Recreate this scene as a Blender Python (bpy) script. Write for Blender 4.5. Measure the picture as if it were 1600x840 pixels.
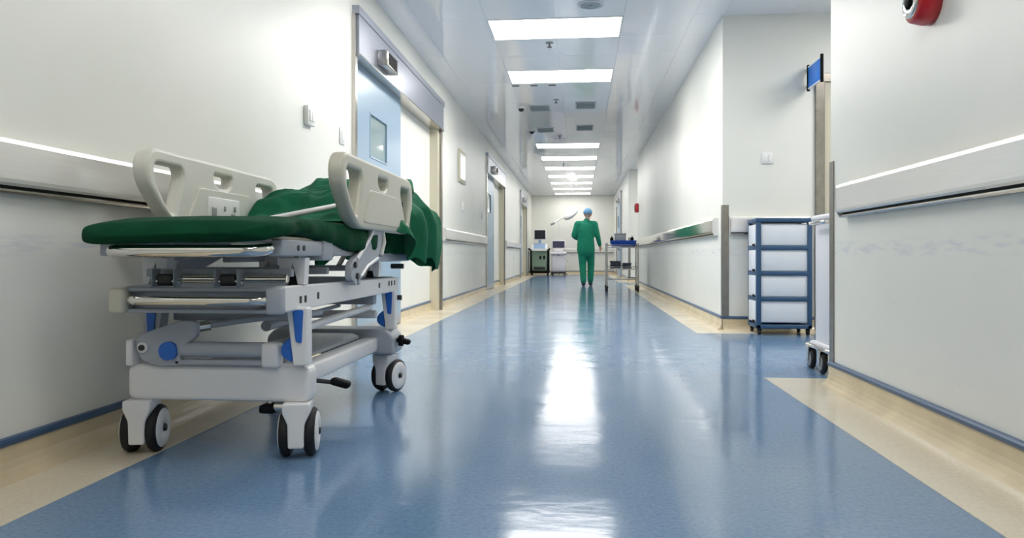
import bpy, bmesh, math, random
from mathutils import Vector, Matrix, noise

# ------------------------------------------------------------------ scene, camera, world, exposure
for o in list(bpy.data.objects):
    bpy.data.objects.remove(o, do_unlink=True)
scene = bpy.context.scene
COL = scene.collection
random.seed(7)

F_PX = 1150.0                      # focal length in pixels of a 1600 px wide frame
YAW = math.atan(105.0 / F_PX)      # corridor axis lies right of the picture centre
cam_data = bpy.data.cameras.new('camera')
cam_data.sensor_width = 36.0
cam_data.lens = F_PX / 1600.0 * 36.0
cam_data.shift_y = -21.0 / 1600.0
cam_data.clip_start = 0.05
cam_data.clip_end = 100
cam = bpy.data.objects.new('camera', cam_data)
cam.location = (0, 0, 0.69)
cam.rotation_euler = (math.pi / 2, 0, YAW)
COL.objects.link(cam)
scene.camera = cam

world = bpy.data.worlds.new('world')
scene.world = world
world.use_nodes = True
world.node_tree.nodes['Background'].inputs[0].default_value = (0.8, 0.85, 0.9, 1)
world.node_tree.nodes['Background'].inputs[1].default_value = 0.05

scene.view_settings.view_transform = 'Standard'
scene.view_settings.look = 'None'
scene.view_settings.gamma = 1.0
scene.view_settings.use_curve_mapping = False
scene.view_settings.exposure = 1.28

LAMP_STRENGTH = 9.0                # emission of each lit ceiling panel
LAMP_COLOR = (1.0, 0.972, 0.925, 1)

# ------------------------------------------------------------------ helpers
def lin(c):
    return tuple((v / 12.92 if v <= 0.04045 else ((v + 0.055) / 1.055) ** 2.4) for v in c)

def rgb(r, g, b):
    return lin((r / 255, g / 255, b / 255))

MATS = {}
def mat(name, color, rough=0.5, metal=0.0, var=0.0, scale=8.0, bump=0.0, bscale=40.0, coat=0.0,
        spec=0.5, stretch=None, emit=None, estr=0.0, trans=0.0):
    m = bpy.data.materials.new(name)
    m.use_nodes = True
    nt = m.node_tree
    p = nt.nodes['Principled BSDF']
    p.inputs['Base Color'].default_value = (*color, 1)
    p.inputs['Roughness'].default_value = rough
    p.inputs['Metallic'].default_value = metal
    p.inputs['Specular IOR Level'].default_value = spec
    p.inputs['Coat Weight'].default_value = coat
    p.inputs['Coat Roughness'].default_value = 0.08
    p.inputs['Transmission Weight'].default_value = trans
    tc = None
    if var > 0 or bump > 0:
        tc = nt.nodes.new('ShaderNodeTexCoord')
        mp = nt.nodes.new('ShaderNodeMapping')
        if stretch:
            mp.inputs['Scale'].default_value = stretch
        nt.links.new(tc.outputs['Object'], mp.inputs['Vector'])
    if var > 0:
        n = nt.nodes.new('ShaderNodeTexNoise')
        n.inputs['Scale'].default_value = scale
        n.inputs['Detail'].default_value = 5
        nt.links.new(mp.outputs['Vector'], n.inputs['Vector'])
        r = nt.nodes.new('ShaderNodeValToRGB')
        r.color_ramp.elements[0].position = 0.3
        r.color_ramp.elements[1].position = 0.7
        r.color_ramp.elements[0].color = (*[max(0, c * (1 - var)) for c in color], 1)
        r.color_ramp.elements[1].color = (*[min(1, c * (1 + var)) for c in color], 1)
        nt.links.new(n.outputs['Fac'], r.inputs['Fac'])
        nt.links.new(r.outputs['Color'], p.inputs['Base Color'])
    if bump > 0:
        n2 = nt.nodes.new('ShaderNodeTexNoise')
        n2.inputs['Scale'].default_value = bscale
        n2.inputs['Detail'].default_value = 3
        nt.links.new(mp.outputs['Vector'], n2.inputs['Vector'])
        b = nt.nodes.new('ShaderNodeBump')
        b.inputs['Strength'].default_value = bump
        b.inputs['Distance'].default_value = 0.01
        nt.links.new(n2.outputs['Fac'], b.inputs['Height'])
        nt.links.new(b.outputs['Normal'], p.inputs['Normal'])
    if emit:
        p.inputs['Emission Color'].default_value = emit
        p.inputs['Emission Strength'].default_value = estr
    MATS[name] = m
    return m

def mat_wall():
    m = mat('wall_paint', rgb(236, 236, 229), rough=0.38, spec=0.4)
    nt = m.node_tree; p = nt.nodes['Principled BSDF']
    geo = nt.nodes.new('ShaderNodeNewGeometry')
    n = nt.nodes.new('ShaderNodeTexNoise'); n.inputs['Scale'].default_value = 1.3; n.inputs['Detail'].default_value = 6
    nt.links.new(geo.outputs['Position'], n.inputs['Vector'])
    r = nt.nodes.new('ShaderNodeValToRGB')
    r.color_ramp.elements[0].position = 0.3; r.color_ramp.elements[1].position = 0.7
    r.color_ramp.elements[0].color = (*rgb(232, 233, 225), 1); r.color_ramp.elements[1].color = (*rgb(239, 238, 232), 1)
    nt.links.new(n.outputs['Fac'], r.inputs['Fac'])
    # bluish trolley scuffs: a streaky band around 0.72 m above the floor
    sep = nt.nodes.new('ShaderNodeSeparateXYZ'); nt.links.new(geo.outputs['Position'], sep.inputs[0])
    band = nt.nodes.new('ShaderNodeMapRange'); band.interpolation_type = 'SMOOTHSTEP'
    d = nt.nodes.new('ShaderNodeMath'); d.operation = 'SUBTRACT'; d.inputs[1].default_value = 0.725
    nt.links.new(sep.outputs['Z'], d.inputs[0])
    a = nt.nodes.new('ShaderNodeMath'); a.operation = 'ABSOLUTE'; nt.links.new(d.outputs[0], a.inputs[0])
    band.inputs['From Min'].default_value = 0.05; band.inputs['From Max'].default_value = 0.015
    nt.links.new(a.outputs[0], band.inputs['Value'])
    mp = nt.nodes.new('ShaderNodeMapping'); mp.inputs['Scale'].default_value = (3.5, 3.5, 20)
    nt.links.new(geo.outputs['Position'], mp.inputs['Vector'])
    n2 = nt.nodes.new('ShaderNodeTexNoise'); n2.inputs['Scale'].default_value = 2.2; n2.inputs['Detail'].default_value = 8
    nt.links.new(mp.outputs['Vector'], n2.inputs['Vector'])
    r2 = nt.nodes.new('ShaderNodeMapRange'); r2.inputs['From Min'].default_value = 0.46; r2.inputs['From Max'].default_value = 0.66
    nt.links.new(n2.outputs['Fac'], r2.inputs['Value'])
    mu = nt.nodes.new('ShaderNodeMath'); mu.operation = 'MULTIPLY'
    nt.links.new(band.outputs[0], mu.inputs[0]); nt.links.new(r2.outputs[0], mu.inputs[1])
    mu2 = nt.nodes.new('ShaderNodeMath'); mu2.operation = 'MULTIPLY'; mu2.inputs[1].default_value = 0.38
    nt.links.new(mu.outputs[0], mu2.inputs[0])
    mix = nt.nodes.new('ShaderNodeMix'); mix.data_type = 'RGBA'
    nt.links.new(mu2.outputs[0], mix.inputs['Factor'])
    nt.links.new(r.outputs['Color'], mix.inputs['A']); mix.inputs['B'].default_value = (*rgb(186, 192, 212), 1)
    # small dark knocks
    v = nt.nodes.new('ShaderNodeTexNoise'); v.inputs['Scale'].default_value = 9; v.inputs['Detail'].default_value = 2
    mp3 = nt.nodes.new('ShaderNodeMapping'); mp3.inputs['Scale'].default_value = (1, 1, 2.6)
    nt.links.new(geo.outputs['Position'], mp3.inputs['Vector']); nt.links.new(mp3.outputs['Vector'], v.inputs['Vector'])
    r3 = nt.nodes.new('ShaderNodeMapRange'); r3.inputs['From Min'].default_value = 0.755; r3.inputs['From Max'].default_value = 0.80; r3.inputs['To Max'].default_value = 0.4
    nt.links.new(v.outputs['Fac'], r3.inputs['Value'])
    low = nt.nodes.new('ShaderNodeMapRange'); low.inputs['From Min'].default_value = 0.9; low.inputs['From Max'].default_value = 0.8
    nt.links.new(sep.outputs['Z'], low.inputs['Value'])
    mu3 = nt.nodes.new('ShaderNodeMath'); mu3.operation = 'MULTIPLY'
    nt.links.new(r3.outputs[0], mu3.inputs[0]); nt.links.new(low.outputs[0], mu3.inputs[1])
    mix2 = nt.nodes.new('ShaderNodeMix'); mix2.data_type = 'RGBA'
    nt.links.new(mu3.outputs[0], mix2.inputs['Factor'])
    nt.links.new(mix.outputs['Result'], mix2.inputs['A']); mix2.inputs['B'].default_value = (*rgb(140, 142, 140), 1)
    nt.links.new(mix2.outputs['Result'], p.inputs['Base Color'])
    return m

def mat_floor(name, c0, c1, rough=0.16):
    m = mat(name, c0, rough=rough, spec=0.5)
    nt = m.node_tree; p = nt.nodes['Principled BSDF']
    geo = nt.nodes.new('ShaderNodeNewGeometry')
    n = nt.nodes.new('ShaderNodeTexNoise'); n.inputs['Scale'].default_value = 70; n.inputs['Detail'].default_value = 6; n.inputs['Roughness'].default_value = 0.7
    nt.links.new(geo.outputs['Position'], n.inputs['Vector'])
    r = nt.nodes.new('ShaderNodeValToRGB')
    r.color_ramp.elements[0].position = 0.32; r.color_ramp.elements[1].position = 0.68
    r.color_ramp.elements[0].color = (*c0, 1); r.color_ramp.elements[1].color = (*c1, 1)
    nt.links.new(n.outputs['Fac'], r.inputs['Fac'])
    nt.links.new(r.outputs['Color'], p.inputs['Base Color'])
    # wear: roughness in broad patches
    n3 = nt.nodes.new('ShaderNodeTexNoise'); n3.inputs['Scale'].default_value = 2.5; n3.inputs['Detail'].default_value = 6
    nt.links.new(geo.outputs['Position'], n3.inputs['Vector'])
    mr = nt.nodes.new('ShaderNodeMapRange'); mr.inputs['To Min'].default_value = rough * 0.75; mr.inputs['To Max'].default_value = rough * 1.35
    mr.inputs['From Min'].default_value = 0.3; mr.inputs['From Max'].default_value = 0.7
    nt.links.new(n3.outputs['Fac'], mr.inputs['Value']); nt.links.new(mr.outputs[0], p.inputs['Roughness'])
    # gentle unevenness of the screed below the vinyl
    mp = nt.nodes.new('ShaderNodeMapping'); mp.inputs['Scale'].default_value = (1.0, 1.6, 1)
    nt.links.new(geo.outputs['Position'], mp.inputs['Vector'])
    n2 = nt.nodes.new('ShaderNodeTexNoise'); n2.inputs['Scale'].default_value = 3.2; n2.inputs['Detail'].default_value = 4
    nt.links.new(mp.outputs['Vector'], n2.inputs['Vector'])
    b = nt.nodes.new('ShaderNodeBump'); b.inputs['Strength'].default_value = 0.25; b.inputs['Distance'].default_value = 0.01
    nt.links.new(n2.outputs['Fac'], b.inputs['Height']); nt.links.new(b.outputs['Normal'], p.inputs['Normal'])
    return m

mat_wall()
mat_floor('floor_blue', rgb(96, 126, 160), rgb(118, 148, 180), rough=0.13)
mat_floor('floor_cream', rgb(214, 203, 180), rgb(228, 219, 198), rough=0.18)
mat('cove_cream', rgb(212, 197, 166), 0.25, var=0.10, scale=5)
mat('blue_strip', rgb(62, 88, 122), 0.35)
mat('ceiling_panel', rgb(242, 242, 245), 0.075, spec=0.85, bump=0.06, bscale=2.5)
mat('ceiling_void', rgb(240, 240, 242), 0.6)
mat('steel', rgb(196, 192, 186), 0.22, metal=1.0, var=0.05, scale=6, stretch=(1, 1, 30))
mat('rail_steel', rgb(234, 232, 228), 0.26, metal=0.35, var=0.03, scale=6, stretch=(1, 1, 40))
mat('rail_mirror', rgb(228, 226, 224), 0.08, metal=1.0)
mat('dark_gap', rgb(60, 60, 58), 0.7)
mat('guard_steel', rgb(150, 145, 138), 0.28, metal=1.0, var=0.12, scale=14)
mat('chrome', rgb(225, 222, 216), 0.08, metal=1.0)
mat('header_steel', rgb(178, 182, 194), 0.3, metal=0.75)
mat('door_blue', rgb(150, 174, 194), 0.3, var=0.02, scale=3)
mat('door_glass', rgb(150, 170, 172), 0.05, coat=0.5)
mat('jamb_beige', rgb(206, 200, 178), 0.4)
mat('white_plastic', rgb(238, 238, 236), 0.35)
mat('grey_plastic', rgb(150, 152, 154), 0.4)
mat('black_plastic', rgb(16, 17, 19), 0.6, spec=0.1)
mat('rubber', rgb(16, 17, 19), 0.6)
mat('bed_white', rgb(234, 234, 235), 0.33)
mat('bed_grey', rgb(168, 174, 183), 0.38)
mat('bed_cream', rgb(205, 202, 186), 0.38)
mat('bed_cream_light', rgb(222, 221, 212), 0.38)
mat('bed_blue', rgb(36, 104, 196), 0.35)
mat('dark_metal', rgb(62, 62, 64), 0.4, metal=0.6)
mat('sheet_green', rgb(8, 66, 41), 0.8, spec=0.12, var=0.14, scale=9, bump=0.35, bscale=30)
mat('blanket_green', rgb(22, 100, 70), 0.75, spec=0.2, var=0.14, scale=7, bump=0.4, bscale=22)
mat('scrub_green', rgb(12, 138, 106), 0.8, var=0.08, scale=10)
mat('cap_blue', rgb(120, 172, 212), 0.8, var=0.08, scale=20)
mat('skin', rgb(205, 160, 135), 0.55)
mat('shoe_dark', rgb(40, 66, 70), 0.5)
mat('hair', rgb(30, 26, 24), 0.6)
mat('drawer_blue', rgb(48, 82, 116), 0.4)
mat('drawer_white', rgb(226, 230, 236), 0.35, var=0.02, scale=4)
mat('cart_white', rgb(222, 224, 230), 0.35)
mat('tray_blue', rgb(18, 74, 178), 0.4)
mat('pile_dark', rgb(66, 72, 84), 0.8, var=0.2, scale=20)
mat('box_grey', rgb(196, 198, 196), 0.5)
mat('alarm_red', rgb(186, 16, 30), 0.25, coat=0.4)
mat('sign_blue', rgb(30, 124, 226), 0.35)
mat('screen_dark', rgb(24, 26, 38), 0.12)
mat('screen_grey', rgb(66, 66, 88), 0.15)
mat('machine_green', rgb(140, 164, 140), 0.45)
mat('machine_blue', rgb(150, 178, 214), 0.4)
mat('machine_white', rgb(232, 228, 232), 0.4)
mat('lamp_off', rgb(196, 200, 206), 0.25)
mat('grille_dark', rgb(150, 162, 166), 0.5)
mat('lamp_glow', (0.9, 0.9, 0.9), 0.4, emit=LAMP_COLOR, estr=LAMP_STRENGTH)
mat('lamp_glow_far', (0.9, 0.9, 0.9), 0.4, emit=LAMP_COLOR, estr=LAMP_STRENGTH * 0.46)
mat('paper', rgb(244, 246, 246), 0.25)


class MB:
    """collects geometry in world coordinates"""
    def __init__(s):
        s.v = []; s.f = []; s.sm = []
    def add(s, vs, fs, smooth=False):
        b = len(s.v)
        s.v += [Vector(q) for q in vs]
        s.f += [[i + b for i in f] for f in fs]
        s.sm += [smooth] * len(fs)
        return s
    def box(s, x0, x1, y0, y1, z0, z1):
        vs = [(x, y, z) for z in (z0, z1) for y in (y0, y1) for x in (x0, x1)]
        fs = [(0, 2, 3, 1), (4, 5, 7, 6), (0, 1, 5, 4), (2, 6, 7, 3), (0, 4, 6, 2), (1, 3, 7, 5)]
        return s.add(vs, fs)
    def rbox(s, x0, x1, y0, y1, z0, z1, r=0.01, seg=2, rot=None):
        bm = bmesh.new()
        bmesh.ops.create_cube(bm, size=1)
        sx, sy, sz = x1 - x0, y1 - y0, z1 - z0
        bmesh.ops.scale(bm, vec=(sx, sy, sz), verts=bm.verts)
        r = min(r, 0.49 * min(sx, sy, sz))
        bmesh.ops.bevel(bm, geom=list(bm.edges), offset=r, segments=seg, profile=0.5, affect='EDGES')
        M = Matrix.Translation(((x0 + x1) / 2, (y0 + y1) / 2, (z0 + z1) / 2))
        if rot is not None:
            M = M @ rot
        bmesh.ops.transform(bm, matrix=M, verts=bm.verts)
        return s.bm(bm, True)
    def bm(s, bm, smooth=False):
        bm.verts.index_update()
        s.add([v.co.copy() for v in bm.verts], [[v.index for v in f.verts] for f in bm.faces], smooth)
        bm.free()
        return s
    def tube(s, path, r, n=10, closed=False, caps=True):
        path = [Vector(p) for p in path]
        N = len(path)
        rr = r if isinstance(r, (list, tuple)) else [r] * N
        rings = []
        ref = None
        for i, p in enumerate(path):
            if closed:
                t = (path[(i + 1) % N] - path[i - 1])
            else:
                t = path[min(i + 1, N - 1)] - path[max(i - 1, 0)]
            t = t.normalized() if t.length > 1e-9 else Vector((0, 0, 1))
            if ref is None:
                ref = Vector((0, 0, 1)) if abs(t.z) < 0.9 else Vector((1, 0, 0))
            a = (ref - t * ref.dot(t))
            if a.length < 1e-6:
                a = Vector((1, 0, 0)) - t * t.x
            a.normalize(); ref = a
            b = t.cross(a)
            rings.append([p + (a * math.cos(2 * math.pi * k / n) + b * math.sin(2 * math.pi * k / n)) * rr[i] for k in range(n)])
        vs = [q for ring in rings for q in ring]
        fs = []
        M = N if closed else N - 1
        for i in range(M):
            j = (i + 1) % N
            for k in range(n):
                l = (k + 1) % n
                fs.append((i * n + k, i * n + l, j * n + l, j * n + k))
        s.add(vs, fs, True)
        if caps and not closed:
            s.add(rings[0], [list(range(n))[::-1]]); s.add(rings[-1], [list(range(n))])
        return s
    def cyl(s, p0, p1, r, n=20, r1=None):
        return s.tube([p0, p1], [r, r if r1 is None else r1], n)
    def disc_lathe(s, c, axis, prof, n=24):
        """prof: list of (radius, offset along axis)"""
        c = Vector(c); axis = Vector(axis).normalized()
        a = axis.orthogonal().normalized(); b = axis.cross(a)
        vs = []
        for (r, h) in prof:
            for k in range(n):
                an = 2 * math.pi * k / n
                vs.append(c + axis * h + (a * math.cos(an) + b * math.sin(an)) * max(r, 1e-5))
        fs = []
        for i in range(len(prof) - 1):
            for k in range(n):
                l = (k + 1) % n
                fs.append((i * n + k, i * n + l, (i + 1) * n + l, (i + 1) * n + k))
        return s.add(vs, fs, True)
    def prism(s, poly, ax, a0, a1, smooth=False):
        """poly: 2D points; ax: extrusion axis 'x' (poly = y,z), 'y' (x,z), 'z' (x,y)"""
        def P(u, w, a):
            return {'x': (a, u, w), 'y': (u, a, w), 'z': (u, w, a)}[ax]
        n = len(poly)
        vs = [P(u, w, a0) for u, w in poly] + [P(u, w, a1) for u, w in poly]
        fs = [list(range(n))[::-1], list(range(n, 2 * n))]
        for i in range(n):
            j = (i + 1) % n
            fs.append((i, j, n + j, n + i))
        return s.add(vs, fs, smooth)
    def grid(s, rows, smooth=True):
        R = len(rows); C = len(rows[0])
        vs = [p for row in rows for p in row]
        fs = []
        for i in range(R - 1):
            for j in range(C - 1):
                fs.append((i * C + j, i * C + j + 1, (i + 1) * C + j + 1, (i + 1) * C + j))
        return s.add(vs, fs, smooth)
    def plate(s, outline, holes, ax, a0, a1, bevel=0.006):
        """flat plate with holes and rounded edges, from a filled 2D curve"""
        cu = bpy.data.curves.new('tmp', 'CURVE'); cu.dimensions = '2D'; cu.fill_mode = 'BOTH'
        for pts in [outline] + holes:
            sp = cu.splines.new('POLY'); sp.points.add(len(pts) - 1)
            for q, (u, w) in zip(sp.points, pts):
                q.co = (u, w, 0, 1)
            sp.use_cyclic_u = True
        th = a1 - a0
        cu.extrude = max(th / 2 - bevel, 0.0005); cu.bevel_depth = bevel; cu.bevel_resolution = 2; cu.offset = -bevel
        ob = bpy.data.objects.new('tmp', cu)
        COL.objects.link(ob)
        bpy.context.view_layer.update()
        dg = bpy.context.evaluated_depsgraph_get()
        me = bpy.data.meshes.new_from_object(ob.evaluated_get(dg))
        c = (a0 + a1) / 2
        vs = []
        for v in me.vertices:
            u, w, h = v.co
            vs.append({'x': (c + h, u, w), 'y': (u, c + h, w), 'z': (u, w, c + h)}[ax])
        s.add(vs, [list(p.vertices) for p in me.polygons], False)
        bpy.data.objects.remove(ob); bpy.data.meshes.remove(me); bpy.data.curves.remove(cu)
        return s


def rounded(pts, r, seg=5):
    """round the corners of a 2D polygon; r scalar or list"""
    out = []
    n = len(pts)
    for i in range(n):
        p = Vector(pts[i]).to_2d(); a = Vector(pts[i - 1]).to_2d(); b = Vector(pts[(i + 1) % n]).to_2d()
        ri = r[i] if isinstance(r, (list, tuple)) else r
        d1 = (a - p); d2 = (b - p)
        ri = min(ri, 0.49 * d1.length, 0.49 * d2.length)
        s = p + d1.normalized() * ri; e = p + d2.normalized() * ri
        for k in range(seg + 1):
            t = k / seg
            q = s * (1 - t) ** 2 + p * 2 * t * (1 - t) + e * t * t
            out.append((q.x, q.y))
    return out

def smooth_path(pts, r, seg=6):
    """3D polyline with rounded corners"""
    pts = [Vector(p) for p in pts]
    out = [pts[0]]
    for i in range(1, len(pts) - 1):
        p = pts[i]; d1 = pts[i - 1] - p; d2 = pts[i + 1] - p
        ri = min(r, 0.49 * d1.length, 0.49 * d2.length)
        s = p + d1.normalized() * ri; e = p + d2.normalized() * ri
        for k in range(seg + 1):
            t = k / seg
            out.append(s * (1 - t) ** 2 + p * 2 * t * (1 - t) + e * t * t)
    out.append(pts[-1])
    return out

ORIGIN = {}
def root(name, loc, label=None, cat=None, group=None, kind=None):
    o = bpy.data.objects.new(name, None)
    o.empty_display_size = 0.1
    COL.objects.link(o); o.location = loc
    ORIGIN[o.name] = Vector(loc)
    tag(o, label, cat, group, kind)
    return o

def tag(o, label=None, cat=None, group=None, kind=None):
    if label: o['label'] = label
    if cat: o['category'] = cat
    if group: o['group'] = group
    if kind: o['kind'] = kind
    return o

def obj(name, mb, m, parent=None, label=None, cat=None, group=None, kind=None, bevel=0.0, smooth_angle=None):
    if parent is not None:
        org = ORIGIN[parent.name]
    else:
        xs = [v.x for v in mb.v]; ys = [v.y for v in mb.v]; zs = [v.z for v in mb.v]
        org = Vector(((min(xs) + max(xs)) / 2, (min(ys) + max(ys)) / 2, min(zs)))
    me = bpy.data.meshes.new(name)
    me.from_pydata([v - org for v in mb.v], [], mb.f)
    me.polygons.foreach_set('use_smooth', mb.sm)
    bm = bmesh.new(); bm.from_mesh(me)
    bmesh.ops.recalc_face_normals(bm, faces=bm.faces)
    bm.to_mesh(me); bm.free()
    me.update()
    me.materials.append(MATS[m])
    o = bpy.data.objects.new(name, me)
    COL.objects.link(o)
    if parent is None:
        o.location = org
    else:
        o.parent = parent
    ORIGIN[o.name] = org
    if bevel > 0:
        bv = o.modifiers.new('bevel', 'BEVEL'); bv.width = bevel; bv.segments = 2; bv.limit_method = 'ANGLE'; bv.angle_limit = math.radians(40)
    return tag(o, label, cat, group, kind)

# ------------------------------------------------------------------ the shell
XL, XR, XR2, XR3 = -1.77, 1.345, 1.33, 1.28
YB, YE = -3.5, 27.5                # wall behind the camera, far wall
ZC = 2.92
XEND = 5.0
Y_A, Y_B = 4.09, 7.0               # first side passage on the right
Y_C, Y_D = 17.0, 19.4              # second side passage on the right
DOORS_L = [(5.64, 9.28, 7.38), (13.9, 17.3, 15.65), (21.9, 24.6, 23.3)]

fl = obj('floor', MB().box(-2.2, XEND + 0.2, YB - 0.2, YE + 0.2, -0.1, 0), 'floor_blue', kind='structure')
T = 0.0015
obj('border_strip', MB().box(-2.0, -1.468, YB, YE, 0, T), 'floor_cream', fl)
obj('border_strip', MB().box(1.04, 1.5, YB, 4.27, 0, T), 'floor_cream', fl)
obj('border_strip', MB().box(1.5, XEND, Y_A - 0.05, 4.27, 0, T), 'floor_cream', fl)
obj('border_strip', MB().box(1.04, XEND, 6.66, Y_B + 0.05, 0, T), 'floor_cream', fl)
obj('border_strip', MB().box(1.04, 1.4, Y_B + 0.05, Y_C + 0.25, 0, T), 'floor_cream', fl)
obj('border_strip', MB().box(1.4, XEND, Y_C - 0.05, Y_C + 0.25, 0, T), 'floor_cream', fl)
obj('border_strip', MB().box(1.0, XEND, Y_D - 0.25, Y_D + 0.05, 0, T), 'floor_cream', fl)
obj('border_strip', MB().box(1.0, 1.4, Y_D + 0.05, YE, 0, T), 'floor_cream', fl)
obj('border_strip', MB().box(-1.468, 1.0, YE - 0.3, YE, 0, T), 'floor_cream', fl)

# left wall with three shallow door niches
w = MB()
ys = [YB - 0.2]
for a, b, c in DOORS_L: ys += [a, b]
ys.append(YE + 0.2)
for i in range(len(ys) - 1):
    if i % 2 == 0:
        w.box(XL - 0.35, XL, ys[i], ys[i + 1], 0, ZC + 0.1)
    else:
        w.box(XL - 0.35, XL - 0.1, ys[i], ys[i + 1], 0, ZC + 0.1)
        w.box(XL - 0.1, XL, ys[i], ys[i + 1], 2.64, ZC + 0.1)
obj('wall_left', w, 'wall_paint', kind='structure')
obj('wall_right_near', MB().box(XR, XEND, YB - 0.2, Y_A, 0, ZC + 0.1), 'wall_paint', kind='structure')
obj('wall_right_middle', MB().box(XR2, XEND, Y_B, Y_C, 0, ZC + 0.1), 'wall_paint', kind='structure')
obj('wall_right_far', MB().box(XR3, XEND, Y_D, YE + 0.2, 0, ZC + 0.1), 'wall_paint', kind='structure')
obj('wall_end', MB().box(XL, XR3, YE, YE + 0.2, 0, ZC + 0.1), 'wall_paint', kind='structure')
obj('wall_back', MB().box(XL, XR, YB - 0.2, YB, 0, ZC + 0.1), 'wall_paint', kind='structure')
obj('wall_passage_near', MB().box(XEND, XEND + 0.2, Y_A, Y_B, 0, ZC + 0.1), 'wall_paint', kind='structure')
obj('wall_passage_far', MB().box(XEND, XEND + 0.2, Y_C, Y_D, 0, ZC + 0.1), 'wall_paint', kind='structure')

# coved skirting with blue capping strip
COVE = [(0, 0), (0.075, 0), (0.05, 0.004), (0.03, 0.014), (0.018, 0.032), (0.012, 0.055), (0.012, 0.104), (0, 0.104)]
STRIP = [(0, 0.102), (0.016, 0.102), (0.019, 0.108), (0.019, 0.118), (0.014, 0.125), (0, 0.127)]
def skirting(name, segs):
    """segs: (axis, wall coordinate, outward sign, from, to)"""
    b = MB(); s_ = MB()
    for ax, c, sg, a0, a1 in segs:
        if ax == 'y':      # runs along y on a wall of constant x
            b.prism([(c + sg * u, z) for u, z in COVE], 'y', a0, a1)
            s_.prism([(c + sg * u, z) for u, z in STRIP], 'y', a0, a1)
        else:
            b.prism([(c + sg * u, z) for u, z in COVE], 'x', a0, a1)
            s_.prism([(c + sg * u, z) for u, z in STRIP], 'x', a0, a1)
    o = obj(name, b, 'cove_cream', kind='structure')
    obj('capping_strip', s_, 'blue_strip', o)
sl = []
for i in range(len(ys) - 1):
    if i % 2 == 0: sl.append(('y', XL, 1, max(ys[i], YB), min(ys[i + 1], YE)))
    else:
        sl.append(('y', XL - 0.1, 1, DOORS_L[i // 2][2], ys[i + 1]))
skirting('baseboard_left', sl)
skirting('baseboard_right_near', [('y', XR, -1, YB, Y_A), ('x', Y_A, 1, XR, XEND)])
skirting('baseboard_right_middle', [('x', Y_B, -1, XR2, 2.15), ('y', XR2, -1, Y_B, Y_C), ('x', Y_C, 1, XR2, XEND)])
skirting('baseboard_right_far', [('x', Y_D, -1, XR3, XEND), ('y', XR3, -1, Y_D, YE)])
skirting('baseboard_end', [('x', YE, -1, XL, XR3)])

# ------------------------------------------------------------------ ceiling of lay-in metal panels
G = 0.645
X0 = -0.231
ROW0 = 6.92
cl = obj('ceiling', MB().box(-2.0, XEND + 0.2, YB - 0.2, YE + 0.2, ZC + 0.012, ZC + 0.12), 'ceiling_void', kind='structure')
xb = [XL, X0 - 2 * G, X0 - G, X0, X0 + G, X0 + 2 * G, XR]
LIT = [0, 3, 12, 15, 18, 21, 24, 27, 30]
LIT_BEHIND = [-3, -6, -9, -12]
GRILLE = [6, 9]
k0 = int(math.floor((YB - ROW0) / G)); k1 = int(math.ceil((YE - ROW0) / G))
far = MB()
mesh_cache = {}
def panel_mesh(sx, sy):
    key = (round(sx, 3), round(sy, 3))
    if key not in mesh_cache:
        g = 0.0006; h = 0.012; b = 0.0012
        bm_ = MB()
        x, y = sx / 2 - g, sy / 2 - g
        vs = [(-x, -y, h), (x, -y, h), (x, y, h), (-x, y, h), (-x, -y, b), (x, -y, b), (x, y, b), (-x, y, b),
              (-x + b, -y + b, 0), (x - b, -y + b, 0), (x - b, y - b, 0), (-x + b, y - b, 0)]
        fs = [(0, 1, 2, 3), (8, 11, 10, 9)]
        for i in range(4):
            j = (i + 1) % 4
            fs += [(i, 4 + i, 4 + j, j), (4 + i, 8 + i, 8 + j, 4 + j)]
        me = bpy.data.meshes.new('ceiling_panel'); me.from_pydata(vs, [], fs); me.update()
        me.materials.append(MATS['ceiling_panel'])
        mesh_cache[key] = me
    return mesh_cache[key]
rnd = random.Random(3)
corg = ORIGIN[cl.name]
for k in range(k0, k1):
    ya, yb2 = max(ROW0 + k * G, YB), min(ROW0 + (k + 1) * G, YE)
    if yb2 - ya < 0.05: continue
    for c in range(6):
        if c in (2, 3) and (k in LIT or k in LIT_BEHIND): continue
        xa, xc = xb[c], xb[c + 1]
        if ya < 16.5:
            o = bpy.data.objects.new('ceiling_panel', panel_mesh(xc - xa, yb2 - ya))
            COL.objects.link(o); o.parent = cl
            o.location = Vector(((xa + xc) / 2, (ya + yb2) / 2, ZC)) - corg
            o.rotation_euler = (rnd.uniform(-1, 1) * 0.0022, rnd.uniform(-1, 1) * 0.0022, 0)
        else:
            far.box(xa + 0.003, xc - 0.003, ya + 0.003, yb2 - 0.003, ZC, ZC + 0.012)
obj('far_panels', far, 'ceiling_panel', cl, kind='stuff')
for (ya, yb2) in ((Y_A, Y_B), (Y_C, Y_D)):
    n = int(round((yb2 - ya) / G)); m_ = int(round((XEND - XR) / G))
    for i in range(n):
        for j in range(m_):
            if ya < 5 and i == n // 2 and j in (2, 3): continue
            if ya > 5 and i == n // 2 and j in (2, 3): continue
            sx = (XEND - XR) / m_; sy = (yb2 - ya) / n
            o = bpy.data.objects.new('ceiling_panel', panel_mesh(sx, sy))
            COL.objects.link(o); o.parent = cl
            o.location = Vector((XR + (j + .5) * sx, ya + (i + .5) * sy, ZC)) - corg

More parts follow.
